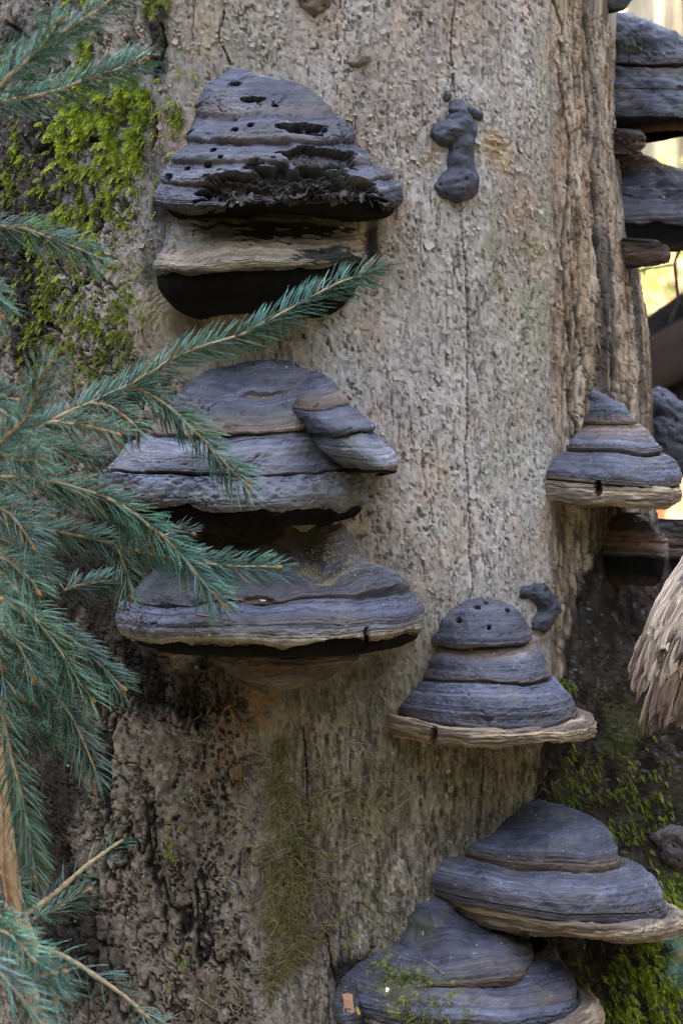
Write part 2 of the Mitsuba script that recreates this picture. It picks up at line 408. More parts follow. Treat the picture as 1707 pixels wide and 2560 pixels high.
trunk_c = RegularGridInterpolator((ZC, TH), c_all, bounds_error=False, fill_value=None)


def on_bark(u, z, lift=0.0):
    """Points on the real bark surface and the outward direction there."""
    t = np.asarray(u) / R0
    r = trunk_r(np.stack([z, t], -1)) + lift
    return surf(t, z, r), P3(np.sin(t), -np.cos(t), 0 * t)


# curled bark flakes standing proud of the trunk
def flakes(u, z, size, g, dark=1.0):
    p, nrm = on_bark(u, z, 0.0004)
    m = len(u)
    side = P3(np.cos(u / R0), np.sin(u / R0), 0 * u)
    up = np.broadcast_to([0, 0, 1.0], side.shape)
    a = g.uniform(-0.7, 0.7, m)[:, None] + np.where(g.random(m) < 0.5, math.pi, 0)[:, None]
    e1, e2 = side * np.cos(a) + up * np.sin(a), -side * np.sin(a) + up * np.cos(a)
    gx, gy = np.meshgrid(np.linspace(-0.5, 0.5, 4), np.linspace(0, -1, 4))
    gx, gy = gx.ravel(), gy.ravel()
    asp = g.uniform(0.7, 1.3, m)[:, None]
    jit = g.uniform(-0.14, 0.14, (m, 16, 2))
    w = (1 - 0.25 * np.abs(gy) * g.random(m)[:, None])
    curl = g.uniform(0.14, 0.5, m)[:, None]
    lx = (gx * w * asp + jit[..., 0]) * size[:, None]
    ly = (gy + jit[..., 1]) * size[:, None]
    lz = (curl * gy ** 2 + 0.05 * np.abs(gx) * g.normal(0, 1, m)[:, None]) * size[:, None] + 0.0003
    v = p[:, None] + e1[:, None] * lx[..., None] + e2[:, None] * ly[..., None] + nrm[:, None] * lz[..., None]
    c0 = trunk_c(np.stack([z, u / R0], -1))
    c = mixc(c0, [0.36, 0.30, 0.255], 0.35 * ss(0.03, 0.2, c0[:, 1]))[:, None] * g.uniform(0.75, 1.12, (m, 1, 1)) * (1 + g.uniform(-0.12, 0.12, (m, 16, 1))) * dark
    return v, c


g = np.random.default_rng(21)
ff = grid_faces(4, 4)


def spots(n, boxes, g):
    out = []
    for x0, y0, x1, y1, share in boxes:
        m = int(n * share)
        a, b = uz(x0, (y0 + y1) / 2), uz(x1, (y0 + y1) / 2)
        out.append(np.stack([g.uniform(a[0], b[0], m), CAM_Z - (g.uniform(y0, y1, m) - 1280) * K * (1 + 0.03)], -1))
    return np.vstack(out)


FB = [(440, -10, 1400, 170, 0.13), (820, 170, 1390, 640, 0.26), (900, 640, 1390, 1500, 0.26), (180, 0, 430, 900, 0.14), (1380, 0, 1500, 900, 0.06), (280, 1700, 700, 2580, 0.08), (700, 1750, 1250, 2400, 0.07)]
q = spots(230, FB, g)
v, c = flakes(q[:, 0], q[:, 1], g.uniform(0.0055, 0.0095, len(q)), g)
for i in range(len(q)):
    part(tree_key, 'bark_flake', v[i], ff, c[i], 'mat_bark', smooth=True)
q = spots(4200, FB, g)
v, c = flakes(q[:, 0], q[:, 1], g.uniform(0.002, 0.0045, len(q)), g)
s = Soup()
s.add(v.reshape(-1, 3), (ff[None] + (np.arange(len(q)) * 16)[:, None, None]).reshape(-1, 3), c.reshape(-1, 3))
part(tree_key, 'fine_flakes', *s.out(), 'mat_bark', label='countless tiny curled bark scales', kind='stuff')


# ---------------------------------------------------------------- bracket fungi
BLUE, PALE, DARK, BROWN = np.array([0.052, 0.055, 0.084]), np.array([0.130, 0.130, 0.168]), np.array([0.032, 0.031, 0.040]), np.array([0.125, 0.092, 0.075])
CREAM, RUSTY, SHADE_BLACK = np.array([0.30, 0.235, 0.165]), np.array([0.14, 0.075, 0.05]), np.array([0.005, 0.0045, 0.0045])  # the near-black carries the shade under the brackets in the colour
TAN = np.array([0.205, 0.170, 0.135])


skins = {}


def body(parent, rows, ang=0.0, tiers=(), colors=None, NS=150, NP=190, e=0.9, seed=0, lump=3.0, wander=3.0, rings=1.0, embed=15, spec=None,
         pore=None, pore_col=(SHADE_BLACK * 1.6, RUSTY * 0.35), names=None, tier_labels=None, rough_from=None, rimrag=0.0, part_of='growth_tier', crumbs=True):
    """One bracket: rows run from where it leaves the bark down to its rim, each (yL, xL, yR, xR, yF, out_mm): the photograph's heights and sides
    of that row, the height of its middle and how far it stands out. tiers: (row, depth_mm, width_rows, lip_mm) grooves at which the parts meet."""
    rows = np.array(rows, float)
    nr = len(rows)
    si = np.linspace(0, nr - 1, NS)
    for t in tiers:
        si[np.argmin(abs(si - t[0]))] = t[0]
    R = PchipInterpolator(np.arange(nr), rows)(si)
    yL, xL, yR, xR, yF, pr = R.T
    pr = pr / 1000
    a = math.radians(ang)
    o, t = np.array([math.sin(a), -math.cos(a)]), np.array([math.cos(a), math.sin(a)])
    Yc = np.zeros(NS) + 0.1
    for _ in range(4):
        sc = K * (Yc + 2) / 2
        D = (xR - xL) * sc
        b = np.minimum(abs(o[0]) * pr, 0.92 * D)
        tw = (D ** 2 - b ** 2) / (2 * D)
        xw = (xL - 853.5) * sc
        cx = xw + tw if o[0] >= 0 else (xR - 853.5) * sc - tw
        zc = CAM_Z - ((yL + yR) / 2 - 1280) * sc
        r = base_r(np.arcsin(np.clip((cx - CX) / R0, -0.97, 0.97)), zc)
        Yc = R0 - np.sqrt(np.maximum(r ** 2 - (cx - CX) ** 2, 0.01)) + embed / 1000
        Yc = 0.5 * Yc + 0.5 * Yc.mean()
    hw = tw / t[0]
    yfr = Yc - math.cos(a) * pr
    zL, zR = CAM_Z - (yL - 1280) * sc, CAM_Z - (yR - 1280) * sc
    zF = CAM_Z - (yF - 1280) * K * (yfr + 2) / 2
    ext = 7
    q = np.r_[np.full(ext, -1.0), np.linspace(-1, 1, NP - 2 * ext), np.full(ext, 1.0)]
    back = np.r_[np.linspace(0.10, 0.01, ext), np.zeros(NP - 2 * ext), np.linspace(0.01, 0.10, ext)]
    ph = (q + 1) / 2 * np.pi
    lat, out = -np.sign(np.cos(ph)) * np.abs(np.cos(ph)) ** e, np.sin(ph) ** e
    out = np.where(np.abs(q) == 1, 0, out)

    def place(c, y0, hw_, pr_, zL_, zR_, zF_):
        X = c[:, None] + t[0] * hw_[:, None] * lat + o[0] * (pr_[:, None] * out - back)
        Y = y0[:, None] + t[1] * hw_[:, None] * lat + o[1] * (pr_[:, None] * out - back)
        Z = zL_[:, None] * (1 - lat) / 2 + zR_[:, None] * (1 + lat) / 2 + (zF_ - (zL_ + zR_) / 2)[:, None] * out ** 1.15
        return np.stack([X, Y, Z], -1)

    core = slice(ext, NP - ext)
    for _ in range(5):  # true to the outline seen in the photograph
        V = place(cx, Yc, tw / t[0], pr, zL, zR, zF)
        k_ = K * (V[:, core, 1] + 2) / 2
        sx, sy = 853.5 + V[:, core, 0] / k_, 1280 - (V[:, core, 2] - CAM_Z) / k_
        lo, hi = sx.min(1), sx.max(1)
        cx = cx + ((xL + xR) / 2 - (lo + hi) / 2) * sc
        tw = tw * np.clip(((xR - xL) / (hi - lo)), 0.7, 1.4)
        zL, zR, zF = zL - (yL - sy[:, 0]) * sc, zR - (yR - sy[:, -1]) * sc, zF - (yF - sy[:, sy.shape[1] // 2]) * sc
    V = place(cx, Yc, tw / t[0], pr, zL, zR, zF)
    S, Q = np.meshgrid(si, q, indexing='ij')
    arc = (V[..., 0] * t[0] + V[..., 1] * t[1])
    V[..., 2] += wander / 1000 * 4.4 * (fbm(P3(arc * 15, S * 0.5, seed + 0.3), 4, seed) - 0.5) * (out * 0.8 + 0.2)
    N = vnormals(V)
    if (N[NS // 2, NP // 2, 0] * o[0] + N[NS // 2, NP // 2, 1] * o[1]) < 0:
        N = -N
    d = lump / 1000 * 3.4 * (fbm(P3(V[..., 0] * 22, V[..., 1] * 22, V[..., 2] * 26 + seed), 4, seed + 3) - 0.5)
    d += 0.0028 * (fbm(V * 120, 3, seed + 8) - 0.5) + 0.0016 * (fbm(P3(V[..., 0] * 260, V[..., 1] * 260, V[..., 2] * 420), 2, seed + 10) - 0.5)
    rad_ = fbm(P3(arc * 30 + 0.8 * (fbm(V * 60, 3, seed + 13) - 0.5) * 2, S * 0.45, seed + 3.1), 3, seed + 11)
    d += 0.004 * (rad_ - 0.5) - 0.0045 * (1 - ss(0.0, 0.015, np.abs(rad_ - 0.56))) * ss(0.60, 0.72, fbm(P3(arc * 9, S * 1.3, seed + 5.1), 2, seed + 12))
    warp = 0.5 * (fbm(P3(arc * 14, S * 0.3, seed), 2, seed + 9) - 0.5)
    ring = fbm(P3(S * 7.5 + warp * 3, arc * 2.2, seed + 0.7), 3, seed + 14)
    fine = fbm(P3(S * 26 + warp * 8, arc * 5, seed + 0.2), 2, seed + 15)
    d += rings * (0.0026 * (ring - 0.5) + 0.0010 * (fine - 0.5))
    groove, lipc = np.zeros_like(S), np.zeros_like(S)
    for s0, dep, w, lip in tiers:
        dep, lip, w = dep * 0.75, lip * 0.45, w * 0.62
        x = (S - s0) / w
        mod = 0.55 + 0.9 * fbm(P3(arc * 30, s0 + seed, 0.1), 2, seed + 20)
        d += lip / 1000 * np.where(x < 0, np.exp(-(x / 1.9 + 0.75) ** 2 * 2.2), 0) * mod
        cut = np.where(x < 0, np.exp(-(x / 0.32) ** 2), np.exp(-(x / 1.0) ** 2)) * mod
        d -= dep / 1000 * cut
        lipc = np.maximum(lipc, np.exp(-((x + 0.75) / 0.5) ** 2) * mod)
        groove = np.maximum(groove, cut * min(1, dep / 4.5))
    if rimrag:
        ragm = ss(si[-1] - 1.0, si[-1], S)
        d += rimrag / 1000 * 2 * (fbm(P3(arc * 40, S * 2, seed + 2.2), 3, seed + 30) - 0.5) * ragm
    # colour: by row, broken up by rings, bloom and stains
    cr = np.array([BLUE] * nr if colors is None else colors, float)
    C = PchipInterpolator(np.arange(nr), cr)(si)[:, None] * np.ones((1, NP, 1))
    C = C * (0.62 + 0.76 * ring)[..., None] * (0.78 + 0.44 * fine)[..., None]
    bands = fbm(P3(S * 17 + warp * 5, arc * 1.6, seed + 0.4), 2, seed + 16)
    bd = ss(0.56, 0.66, bands) * ss(0.35, 0.55, fbm(V * 24, 3, seed + 17))
    C = C * (1 - 0.34 * ss(0.54, 0.66, 1 - bands))[..., None]
    C = mixc(C, C * 1.5 + 0.012, 0.9 * bd)
    d += rings * 0.0012 * (bands - 0.5)
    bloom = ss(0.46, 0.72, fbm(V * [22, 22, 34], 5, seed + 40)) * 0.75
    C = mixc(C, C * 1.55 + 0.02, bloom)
    C = C * (0.72 + 0.56 * fbm(V * [90, 90, 150], 3, seed + 44))[..., None]
    C = mixc(C, BROWN * 0.7, 0.35 * ss(0.54, 0.72, fbm(V * [20, 20, 40], 4, seed + 41)))
    C = C * (0.78 + 0.44 * noise(V * 650, seed + 46))[..., None]
    net = (1 - ss(0.0, 0.016, np.abs(fbm(V * [60, 60, 110], 4, seed + 47) - 0.5))) * ss(0.48, 0.6, fbm(V * 30, 3, seed + 48))
    C = mixc(C, DARK * 0.4, 0.55 * net)
    d -= 0.0012 * net
    C = mixc(C, [0.10, 0.11, 0.07], 0.35 * ss(0.6, 0.75, fbm(V * 28, 4, seed + 42)))
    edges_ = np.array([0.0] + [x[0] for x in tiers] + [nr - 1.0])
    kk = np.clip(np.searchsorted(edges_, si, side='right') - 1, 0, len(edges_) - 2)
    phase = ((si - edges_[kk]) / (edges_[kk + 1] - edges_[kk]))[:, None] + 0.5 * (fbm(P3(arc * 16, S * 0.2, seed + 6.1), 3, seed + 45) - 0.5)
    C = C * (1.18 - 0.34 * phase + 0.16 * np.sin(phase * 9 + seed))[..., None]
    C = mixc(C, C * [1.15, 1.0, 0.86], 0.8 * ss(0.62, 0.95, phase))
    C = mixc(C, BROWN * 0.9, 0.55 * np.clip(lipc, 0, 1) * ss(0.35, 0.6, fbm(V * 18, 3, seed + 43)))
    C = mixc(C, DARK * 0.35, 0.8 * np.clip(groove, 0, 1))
    specks = noise(V * 420, seed + 50)
    C = mixc(C, [0.42, 0.40, 0.34], 0.8 * ss(0.955, 0.985, specks) * (crumbs is not None))
    if spec:
        dd, C, zs = spec(V, S, Q, C, d, ring)
        d = dd
        V[..., 2] += zs
    # displaced mainly sideways so that the outline stays true
    taper = ss(0, 0.5, S)
    V = V + N * (d * taper)[..., None]
    cuts = [0] + [int(np.argmin(abs(si - x[0]))) for x in tiers] + [NS - 1]
    cuts = sorted(set(cuts))
    for k, (i0, i1) in enumerate(zip(cuts[:-1], cuts[1:])):
        nm = names[k] if names else part_of
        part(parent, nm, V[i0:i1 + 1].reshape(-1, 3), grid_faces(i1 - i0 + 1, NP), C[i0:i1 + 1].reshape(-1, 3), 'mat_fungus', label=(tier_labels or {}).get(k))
    skins.setdefault(parent, []).append(V)
    # the pore side
    if pore:
        yB, shrink, outB, bulge = pore
        m = 46
        u = np.linspace(0, 1, m)[:, None, None]
        rim = V[-1][None]
        cb = np.array([cx[-1], Yc[-1]])
        tip = np.empty((NP, 3))
        tip[:, :2] = cb + (rim[0, :, :2] - cb) * shrink
        tip[:, :2] += o * outB / 1000
        tip[:, 2] = CAM_Z - (yB - 1280) * sc[-1] + 0 * q
        wdt = np.sin(u * np.pi / 2) ** bulge
        hz = 1 - np.cos(u * np.pi / 2) ** bulge
        W = np.concatenate([rim[..., :2] * (1 - hz) + tip[None, :, :2] * hz, rim[..., 2:] * (1 - wdt) + tip[None, :, 2:] * wdt], -1)
        Nw = vnormals(W)
        W = W + Nw * (0.004 * (fbm(W * 70, 3, seed + 60) - 0.5) * np.minimum(u * 12, 1)[..., 0])[..., None]
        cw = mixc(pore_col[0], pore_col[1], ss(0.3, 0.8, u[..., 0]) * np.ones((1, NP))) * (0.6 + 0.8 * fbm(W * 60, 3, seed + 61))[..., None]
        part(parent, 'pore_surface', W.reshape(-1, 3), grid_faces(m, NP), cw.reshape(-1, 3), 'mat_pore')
    return V


def fungus(label):
    return thing('bracket_fungus', label, 'fungus')


def hole_at(V, px, py, rx, ry, seed, rag=0.5):
    """Mask of a ragged opening centred where (px, py) lies on the fungus."""
    sx = 853.5 + V[..., 0] / (K * (V[..., 1] + 2) / 2)
    sy = 1280 - (V[..., 2] - CAM_Z) / (K * (V[..., 1] + 2) / 2)
    c = V.reshape(-1, 3)[np.argmin((sx - px) ** 2 + (sy - py) ** 2)]
    r = np.hypot((V[..., 0] - c[0]) / (rx * K), (V[..., 2] - c[2]) / (ry * K))
    return 1 - ss(0.94, 1.04, r + rag * (0.4 * fbm(V * 70, 4, seed) + 0.9 * fbm(V * [55, 55, 240], 4, seed + 1) - 0.65) * 1.9)


# 1: upper left, rotten and holed
F1 = fungus('tall cone-shaped slate-blue bracket fungus with rotted-out front and insect holes, topmost at left')


def rot1(V, S, Q, C, d, ring):
    boxm = lambda x0, y0, x1, y1, sd, rg: hole_at(V, (x0 + x1) / 2, (y0 + y1) / 2, (x1 - x0) / 2, (y1 - y0) / 2, sd, rg)
    holes = np.zeros_like(S)
    for x, y, rx, ry in ((587, 202, 17, 12), (632, 246, 30, 9), (687, 262, 8, 5), (585, 325, 8, 7), (627, 313, 8, 5), (476, 332, 9, 10), (534, 378, 8, 7), (554, 396, 6, 4), (518, 410, 8, 5), (424, 443, 9, 10), (464, 418, 6, 5)):
        holes = np.maximum(holes, hole_at(V, x, y, rx, ry, 3, 0.35))
    rect = np.maximum(np.maximum(boxm(696, 304, 770, 338, 5, 0.8), boxm(740, 300, 816, 336, 7, 0.8)), np.maximum(boxm(715, 362, 830, 412, 6, 0.9), boxm(790, 366, 892, 412, 9, 0.9)))
    sx = V[..., 0]
    main = np.zeros_like(S)
    for x0, y0, x1, y1 in ((500, 420, 720, 520), (560, 405, 790, 560), (660, 405, 890, 560), (760, 425, 960, 530)):
        main = np.maximum(main, boxm(x0, y0, x1, y1, 8, 0.55))
    n = fbm(V * [110, 110, 190], 4, 77)
    n2 = fbm(V * [240, 240, 160], 3, 78)
    C = C * 0.92
    d = d - 0.016 * holes - 0.013 * rect - main * (0.017 + 0.026 * (n - 0.5) + 0.012 * (n2 - 0.5))
    rotc = mixc([0.006, 0.005, 0.005], [0.050, 0.037, 0.036], ss(0.45, 0.70, n))
    rotc = mixc(rotc, [0.15, 0.12, 0.11], ss(0.62, 0.75, n2) * ss(-0.0, 0.2, n - 0.4))
    C = mixc(C, rotc, main)
    C = mixc(C, [0.006, 0.005, 0.005], 0.93 * rect)
    C = mixc(C, [0.004, 0.004, 0.004], holes)  # shade inside the holes painted near-black
    C = mixc(C, [0.16, 0.19, 0.13], 0.6 * hole_at(V, 690, 240, 45, 26, 9, 0.8))
    return d, C, 0


body(F1, [(158, 592, 158, 606, 158, 2), (176, 556, 178, 650, 170, 22), (204, 530, 203, 722, 196, 46), (246, 508, 240, 792, 238, 74), (292, 493, 290, 842, 288, 95), (352, 464, 352, 888, 352, 118), (404, 430, 404, 932, 406, 138),
          (453, 404, 440, 985, 458, 156), (490, 391, 470, 1008, 500, 165), (508, 398, 502, 1006, 522, 160), (520, 420, 520, 985, 536, 145)],
     0, [(4.0, 3, 0.5, 2), (5.05, 9, 0.42, 5), (6.1, 4, 0.4, 3), (7.1, 4, 0.35, 3)], [BLUE * 0.85, BLUE, BLUE, BLUE, BLUE * 1.05, BLUE, BLUE, BLUE * 1.05, BLUE * 1.05, DARK * 0.6, SHADE_BLACK],
     NS=300, NP=330, seed=11, lump=5, wander=3, spec=rot1, pore=(560, 0.35, 20, 0.8), pore_col=(SHADE_BLACK, SHADE_BLACK * 1.5))

# 2: the tier hanging below it
F2 = fungus('buff-grey bracket fungus with shade-blackened underside tucked beneath the rotten cone-shaped one')


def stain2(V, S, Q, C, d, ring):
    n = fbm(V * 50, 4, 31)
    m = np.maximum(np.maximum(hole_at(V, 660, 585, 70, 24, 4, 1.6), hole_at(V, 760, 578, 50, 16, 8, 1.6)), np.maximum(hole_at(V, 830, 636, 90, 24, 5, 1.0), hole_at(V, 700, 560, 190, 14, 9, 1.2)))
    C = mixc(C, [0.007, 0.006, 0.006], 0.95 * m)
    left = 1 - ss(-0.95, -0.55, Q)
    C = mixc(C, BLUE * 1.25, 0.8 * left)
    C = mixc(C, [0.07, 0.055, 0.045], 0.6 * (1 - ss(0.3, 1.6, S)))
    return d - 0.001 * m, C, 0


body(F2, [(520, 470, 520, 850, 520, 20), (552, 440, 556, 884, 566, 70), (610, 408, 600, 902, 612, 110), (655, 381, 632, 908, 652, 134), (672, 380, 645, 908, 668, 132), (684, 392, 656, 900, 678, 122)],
     0, [(2.75, 1.5, 0.25, 1.2)], [BROWN * 0.6, TAN * 0.85, TAN, TAN * 0.95, TAN * 0.5, SHADE_BLACK], NS=130, NP=240, seed=23, lump=4, wander=4, rimrag=5, spec=stain2, pore=(800, 0.5, 5, 1.0), pore_col=(SHADE_BLACK, SHADE_BLACK * 1.4))

# 3: the big stepped one at mid left
F3 = fungus('large stepped slate-blue bracket fungus split by a diagonal cleft, half behind the spruce twigs')


def cleft3(V, S, Q, C, d, ring):
    m = hole_at(V, 655, 985, 50, 9, 4, 0.8)
    C = mixc(C, BROWN * 0.8, 0.7 * m)
    top = 1 - ss(0.6, 2.6, S)
    C = mixc(C, [0.12, 0.10, 0.075], 0.35 * top * ss(0.42, 0.6, fbm(V * 40, 3, 5)))
    low = ss(7.6, 8.2, S)
    chip = 0.35 * ss(0.52, 0.6, fbm(V * [95, 95, 120], 3, 6)) * low
    C = mixc(C, PALE * 1.15, 0.6 * ss(-0.1, 0.25, Q) * ss(4.6, 5.6, S) * ss(0.35, 0.6, fbm(V * [20, 20, 50], 4, 17)))
    C = mixc(C, [0.22, 0.17, 0.10], 0.6 * ss(0.66, 0.74, fbm(V * 190, 2, 7)) * ss(9.2, 9.8, S))
    return d - 0.004 * m - 0.006 * chip, C, 0


body(F3, [(893, 640, 893, 745, 893, 5), (915, 545, 915, 770, 915, 35), (948, 478, 945, 800, 960, 66), (1000, 436, 975, 820, 1012, 92), (1062, 390, 1030, 838, 1076, 116), (1082, 365, 1060, 842, 1100, 120), (1130, 300, 1120, 850, 1136, 142), (1176, 262, 1172, 880, 1172, 152),
          (1186, 250, 1190, 905, 1190, 156), (1225, 252, 1232, 925, 1250, 164), (1262, 300, 1262, 905, 1278, 155)],
     0, [(4.5, 6, 0.45, 3), (7.4, 8, 0.4, 4)], [BLUE * 0.72, BLUE * 0.74, BLUE * 0.78, BLUE * 0.9, BROWN, BLUE, PALE * 0.85, BLUE, BLUE, PALE * 0.9, DARK * 0.7], NS=230, NP=300, seed=37, lump=5, wander=4, rimrag=6, spec=cleft3,
     pore=(1312, 0.45, 10, 0.9), pore_col=(SHADE_BLACK, SHADE_BLACK * 2))
body(F3, [(925, 735, 925, 790, 930, 29), (958, 712, 955, 832, 975, 79), (1000, 700, 990, 862, 1014, 117), (1020, 698, 1015, 880, 1032, 129), (1072, 735, 1058, 932, 1074, 159), (1084, 752, 1076, 945, 1090, 157), (1110, 765, 1110, 975, 1124, 175), (1145, 800, 1140, 995, 1158, 179), (1166, 830, 1166, 990, 1180, 169)],
     8, [(2.7, 1.5, 0.3, 1.5), (4.6, 6, 0.4, 3)], [BLUE * 0.8, BLUE * 0.8, BROWN * 0.9, BLUE * 0.9, BLUE, BLUE, PALE * 0.9, PALE * 0.85, DARK * 0.6], NS=120, NP=130, seed=41, lump=4, wander=3, rimrag=4, pore=(1190, 0.6, 60, 0.9), part_of='side_lobe', names=['side_lobe'] * 3)

# 4: the broad shelf below
F4 = fungus('broad slate-grey fungus shelf with sawdust in its top hollow and reddish lip below')


def dip4(V, S, Q, C, d, ring):
    m = hole_at(V, 815, 1400, 90, 60, 4, 0.5)
    soft = np.exp(-(((Q - 0.26) / 0.13) ** 2)) * (1 - ss(2.4, 4.4, S)) * 1.0
    lobe = np.exp(-(((Q - 0.62) / 0.24) ** 2)) * ss(1.6, 4.1, S) * (1 - ss(4.45, 4.7, S)) - 0.5 * np.exp(-(((Q + 0.3) / 0.5) ** 2)) * ss(3.0, 4.4, S) * (1 - ss(4.5, 5.4, S))
    C = mixc(C, BROWN * 0.7, 0.55 * (1 - ss(1.2, 2.6, S)))
    C = mixc(C, [0.19, 0.155, 0.075], 0.8 * hole_at(V, 830, 1405, 80, 36, 9, 1.1) * ss(0.4, 0.6, fbm(V * 120, 3, 8)))
    C = mixc(C, [0.27, 0.22, 0.12], 0.7 * ss(0.62, 0.72, fbm(V * 200, 2, 7)) * ss(6.3, 6.8, S))
    scar = hole_at(V, 650, 1492, 34, 8, 3, 0.7)
    C = mixc(C, RUSTY * 0.6, 0.8 * scar)
    notch = hole_at(V, 917, 1590, 5, 22, 3, 0.2)
    C = mixc(C, [0.02, 0.018, 0.018], notch)
    return d + 0.013 * lobe - 0.011 * soft - 0.004 * scar - 0.012 * notch, C, -0.010 * soft


body(F4, [(1278, 500, 1278, 860, 1296, 15), (1335, 470, 1330, 878, 1352, 52), (1385, 425, 1383, 912, 1392, 86), (1440, 365, 1420, 970, 1432, 122), (1482, 325, 1458, 1006, 1486, 150), (1505, 306, 1490, 1032, 1510, 160), (1550, 290, 1528, 1058, 1562, 182), (1575, 300, 1556, 1058, 1596, 186), (1590, 330, 1575, 1040, 1606, 172)],
     2, [(4.5, 4, 0.4, 2.5), (6.1, 1.5, 0.25, 1)], [BROWN * 0.5, BROWN * 0.7, BLUE * 0.75, BLUE * 0.8, BLUE * 0.85, BLUE * 1.05, BLUE * 1.15, TAN * 0.75, SHADE_BLACK * 2], NS=220, NP=330, seed=53, lump=5, wander=4, rimrag=6, spec=dip4,
     pore=(1622, 0.45, 40, 0.9), pore_col=(SHADE_BLACK * 1.2, SHADE_BLACK * 2))  # underside hung lower and blackened to fill the shaded gap
body(F4, [(1600, 560, 1600, 880, 1610, 60), (1638, 527, 1638, 895, 1650, 84), (1652, 545, 1646, 885, 1680, 82), (1668, 580, 1658, 860, 1702, 70), (1684, 625, 1674, 810, 1716, 50), (1692, 660, 1688, 760, 1722, 34)], 0, [], [RUSTY * 0.15, RUSTY * 0.2, RUSTY * 0.5, BROWN * 0.55, BROWN * 0.65, RUSTY * 0.3],
     NS=70, NP=150, seed=57, lump=5, wander=5, rings=1.0, pore=(1712, 0.5, 0, 1.0), part_of='lower_lip', tier_labels={0: 'reddish brown lip below the shelf'})

# 5: the three-tiered cone at centre right with the pale rim
F5 = fungus('three-tiered slate-blue bracket fungus with wavy cream rim, below the long vertical crack')


def rim5(V, S, Q, C, d, ring, last=9.2, nx=1088, ny=1840, holes=((1193, 1518, 9, 4), (1213, 1503, 7, 4), (1147, 1552, 7, 5), (1268, 1526, 7, 3), (1190, 1546, 5, 3))):
    wave = fbm(P3(V[..., 0] * 60, S * 9, V[..., 1] * 60), 3, 9)
    m = ss(last - 0.05, last + 0.4, S + 0.5 * (fbm(V * 50, 3, 18) - 0.5))
    pale = mixc(BROWN * 0.85, CREAM * 1.05, ss(0.4, 0.62, fbm(P3(V[..., 0] * 16, S * 4.2, V[..., 1] * 16), 4, 12)) * (0.55 + 0.45 * ss(0.38, 0.55, fbm(V * 45, 3, 13))))
    C = mixc(C, pale, m)
    d = d + m * (0.004 * (wave - 0.45) + 0.004 * (fbm(V * 32, 3, 19) - 0.45)) + 0.005 * np.sin(np.pi * np.clip((S - last) / (S.max() - last), 0, 1)) * m
    k = hole_at(V, nx, ny, 8, 22, 3, 0.2)
    d = d - 0.016 * k
    C = mixc(C, [0.04, 0.03, 0.025], 0.8 * k)
    for x, y, rx, ry in holes:
        hh = hole_at(V, x, y, rx, ry, 4, 0.4)
        d = d - 0.01 * hh
        C = mixc(C, [0.012, 0.012, 0.012], hh)
    return d, C, 0


body(F5, [(1495, 1160, 1496, 1190, 1495, 5), (1524, 1122, 1520, 1275, 1512, 40), (1562, 1086, 1545, 1312, 1560, 66), (1598, 1066, 1578, 1324, 1606, 84), (1622, 1074, 1594, 1326, 1628, 80), (1650, 1060, 1622, 1354, 1656, 92), (1685, 1048, 1660, 1372, 1694, 104), (1712, 1030, 1686, 1396, 1720, 112), (1748, 1002, 1722, 1430, 1768, 130),
          (1778, 990, 1750, 1440, 1806, 136), (1796, 972, 1772, 1478, 1830, 150), (1826, 982, 1806, 1476, 1852, 148), (1842, 1010, 1816, 1450, 1860, 134)],
     26, [(3.45, 9, 0.45, 5), (6.35, 6, 0.4, 4), (9.2, 5, 0.3, 2)], [BLUE * 0.75, BLUE * 0.75, BLUE * 0.8, BLUE * 0.8, BROWN * 0.7, BLUE * 1.1, BLUE, BLUE * 1.1, BLUE, BLUE * 0.9, CREAM * 0.9, CREAM, BROWN],
     names=['growth_tier', 'growth_tier', 'growth_tier', 'pale_rim'], tier_labels={3: 'cream and brown wavy growing rim'}, NS=250, NP=270, seed=61, lump=3.5, wander=3, rimrag=4, spec=rim5, pore=(1815, 0.5, 0, 0.9), pore_col=(BROWN * 0.7, RUSTY * 0.5))

# 6: lower right, wide dome
F6 = fungus('wide domed slate-blue bracket fungus with cream rim, upper of the bottom pair')
body(F6, [(1996, 1300, 1996, 1330, 1996, 4), (2030, 1268, 2022, 1422, 2020, 50), (2075, 1222, 2056, 1505, 2066, 90), (2118, 1156, 2096, 1542, 2140, 128), (2136, 1152, 2112, 1548, 2168, 132), (2150, 1118, 2122, 1592, 2188, 150), (2186, 1090, 2160, 1644, 2232, 172), (2222, 1088, 2202, 1664, 2284, 182), (2240, 1100, 2220, 1662, 2304, 178),
          (2262, 1130, 2232, 1700, 2318, 190), (2290, 1160, 2262, 1704, 2342, 184), (2304, 1190, 2290, 1680, 2352, 168)],
     40, [(4.2, 7, 0.4, 4), (7.1, 2, 0.25, 2), (8.2, 5, 0.3, 2)], [BLUE * 0.8, BLUE * 0.75, BLUE * 0.8, BLUE * 0.95, BROWN * 0.8, BLUE * 1.05, BLUE * 1.2, BLUE * 0.95, PALE * 0.7, CREAM * 0.9, CREAM, BROWN],
     names=['growth_tier', 'growth_tier', 'growth_tier', 'pale_rim'], tier_labels={3: 'cream growing rim with brown streaks'}, NS=250, NP=300, seed=71, lump=3.5, wander=3, rimrag=5, spec=lambda *a: rim5(*a, last=8.2, nx=1310, ny=2335, holes=()), pore=(2270, 0.5, 0, 0.9), pore_col=(BROWN * 0.8, RUSTY * 0.5))

# 7: lowest, mossy
F7 = fungus('lowest slate-blue bracket fungus, mossy with a dry leaf scrap, cut by the bottom edge')


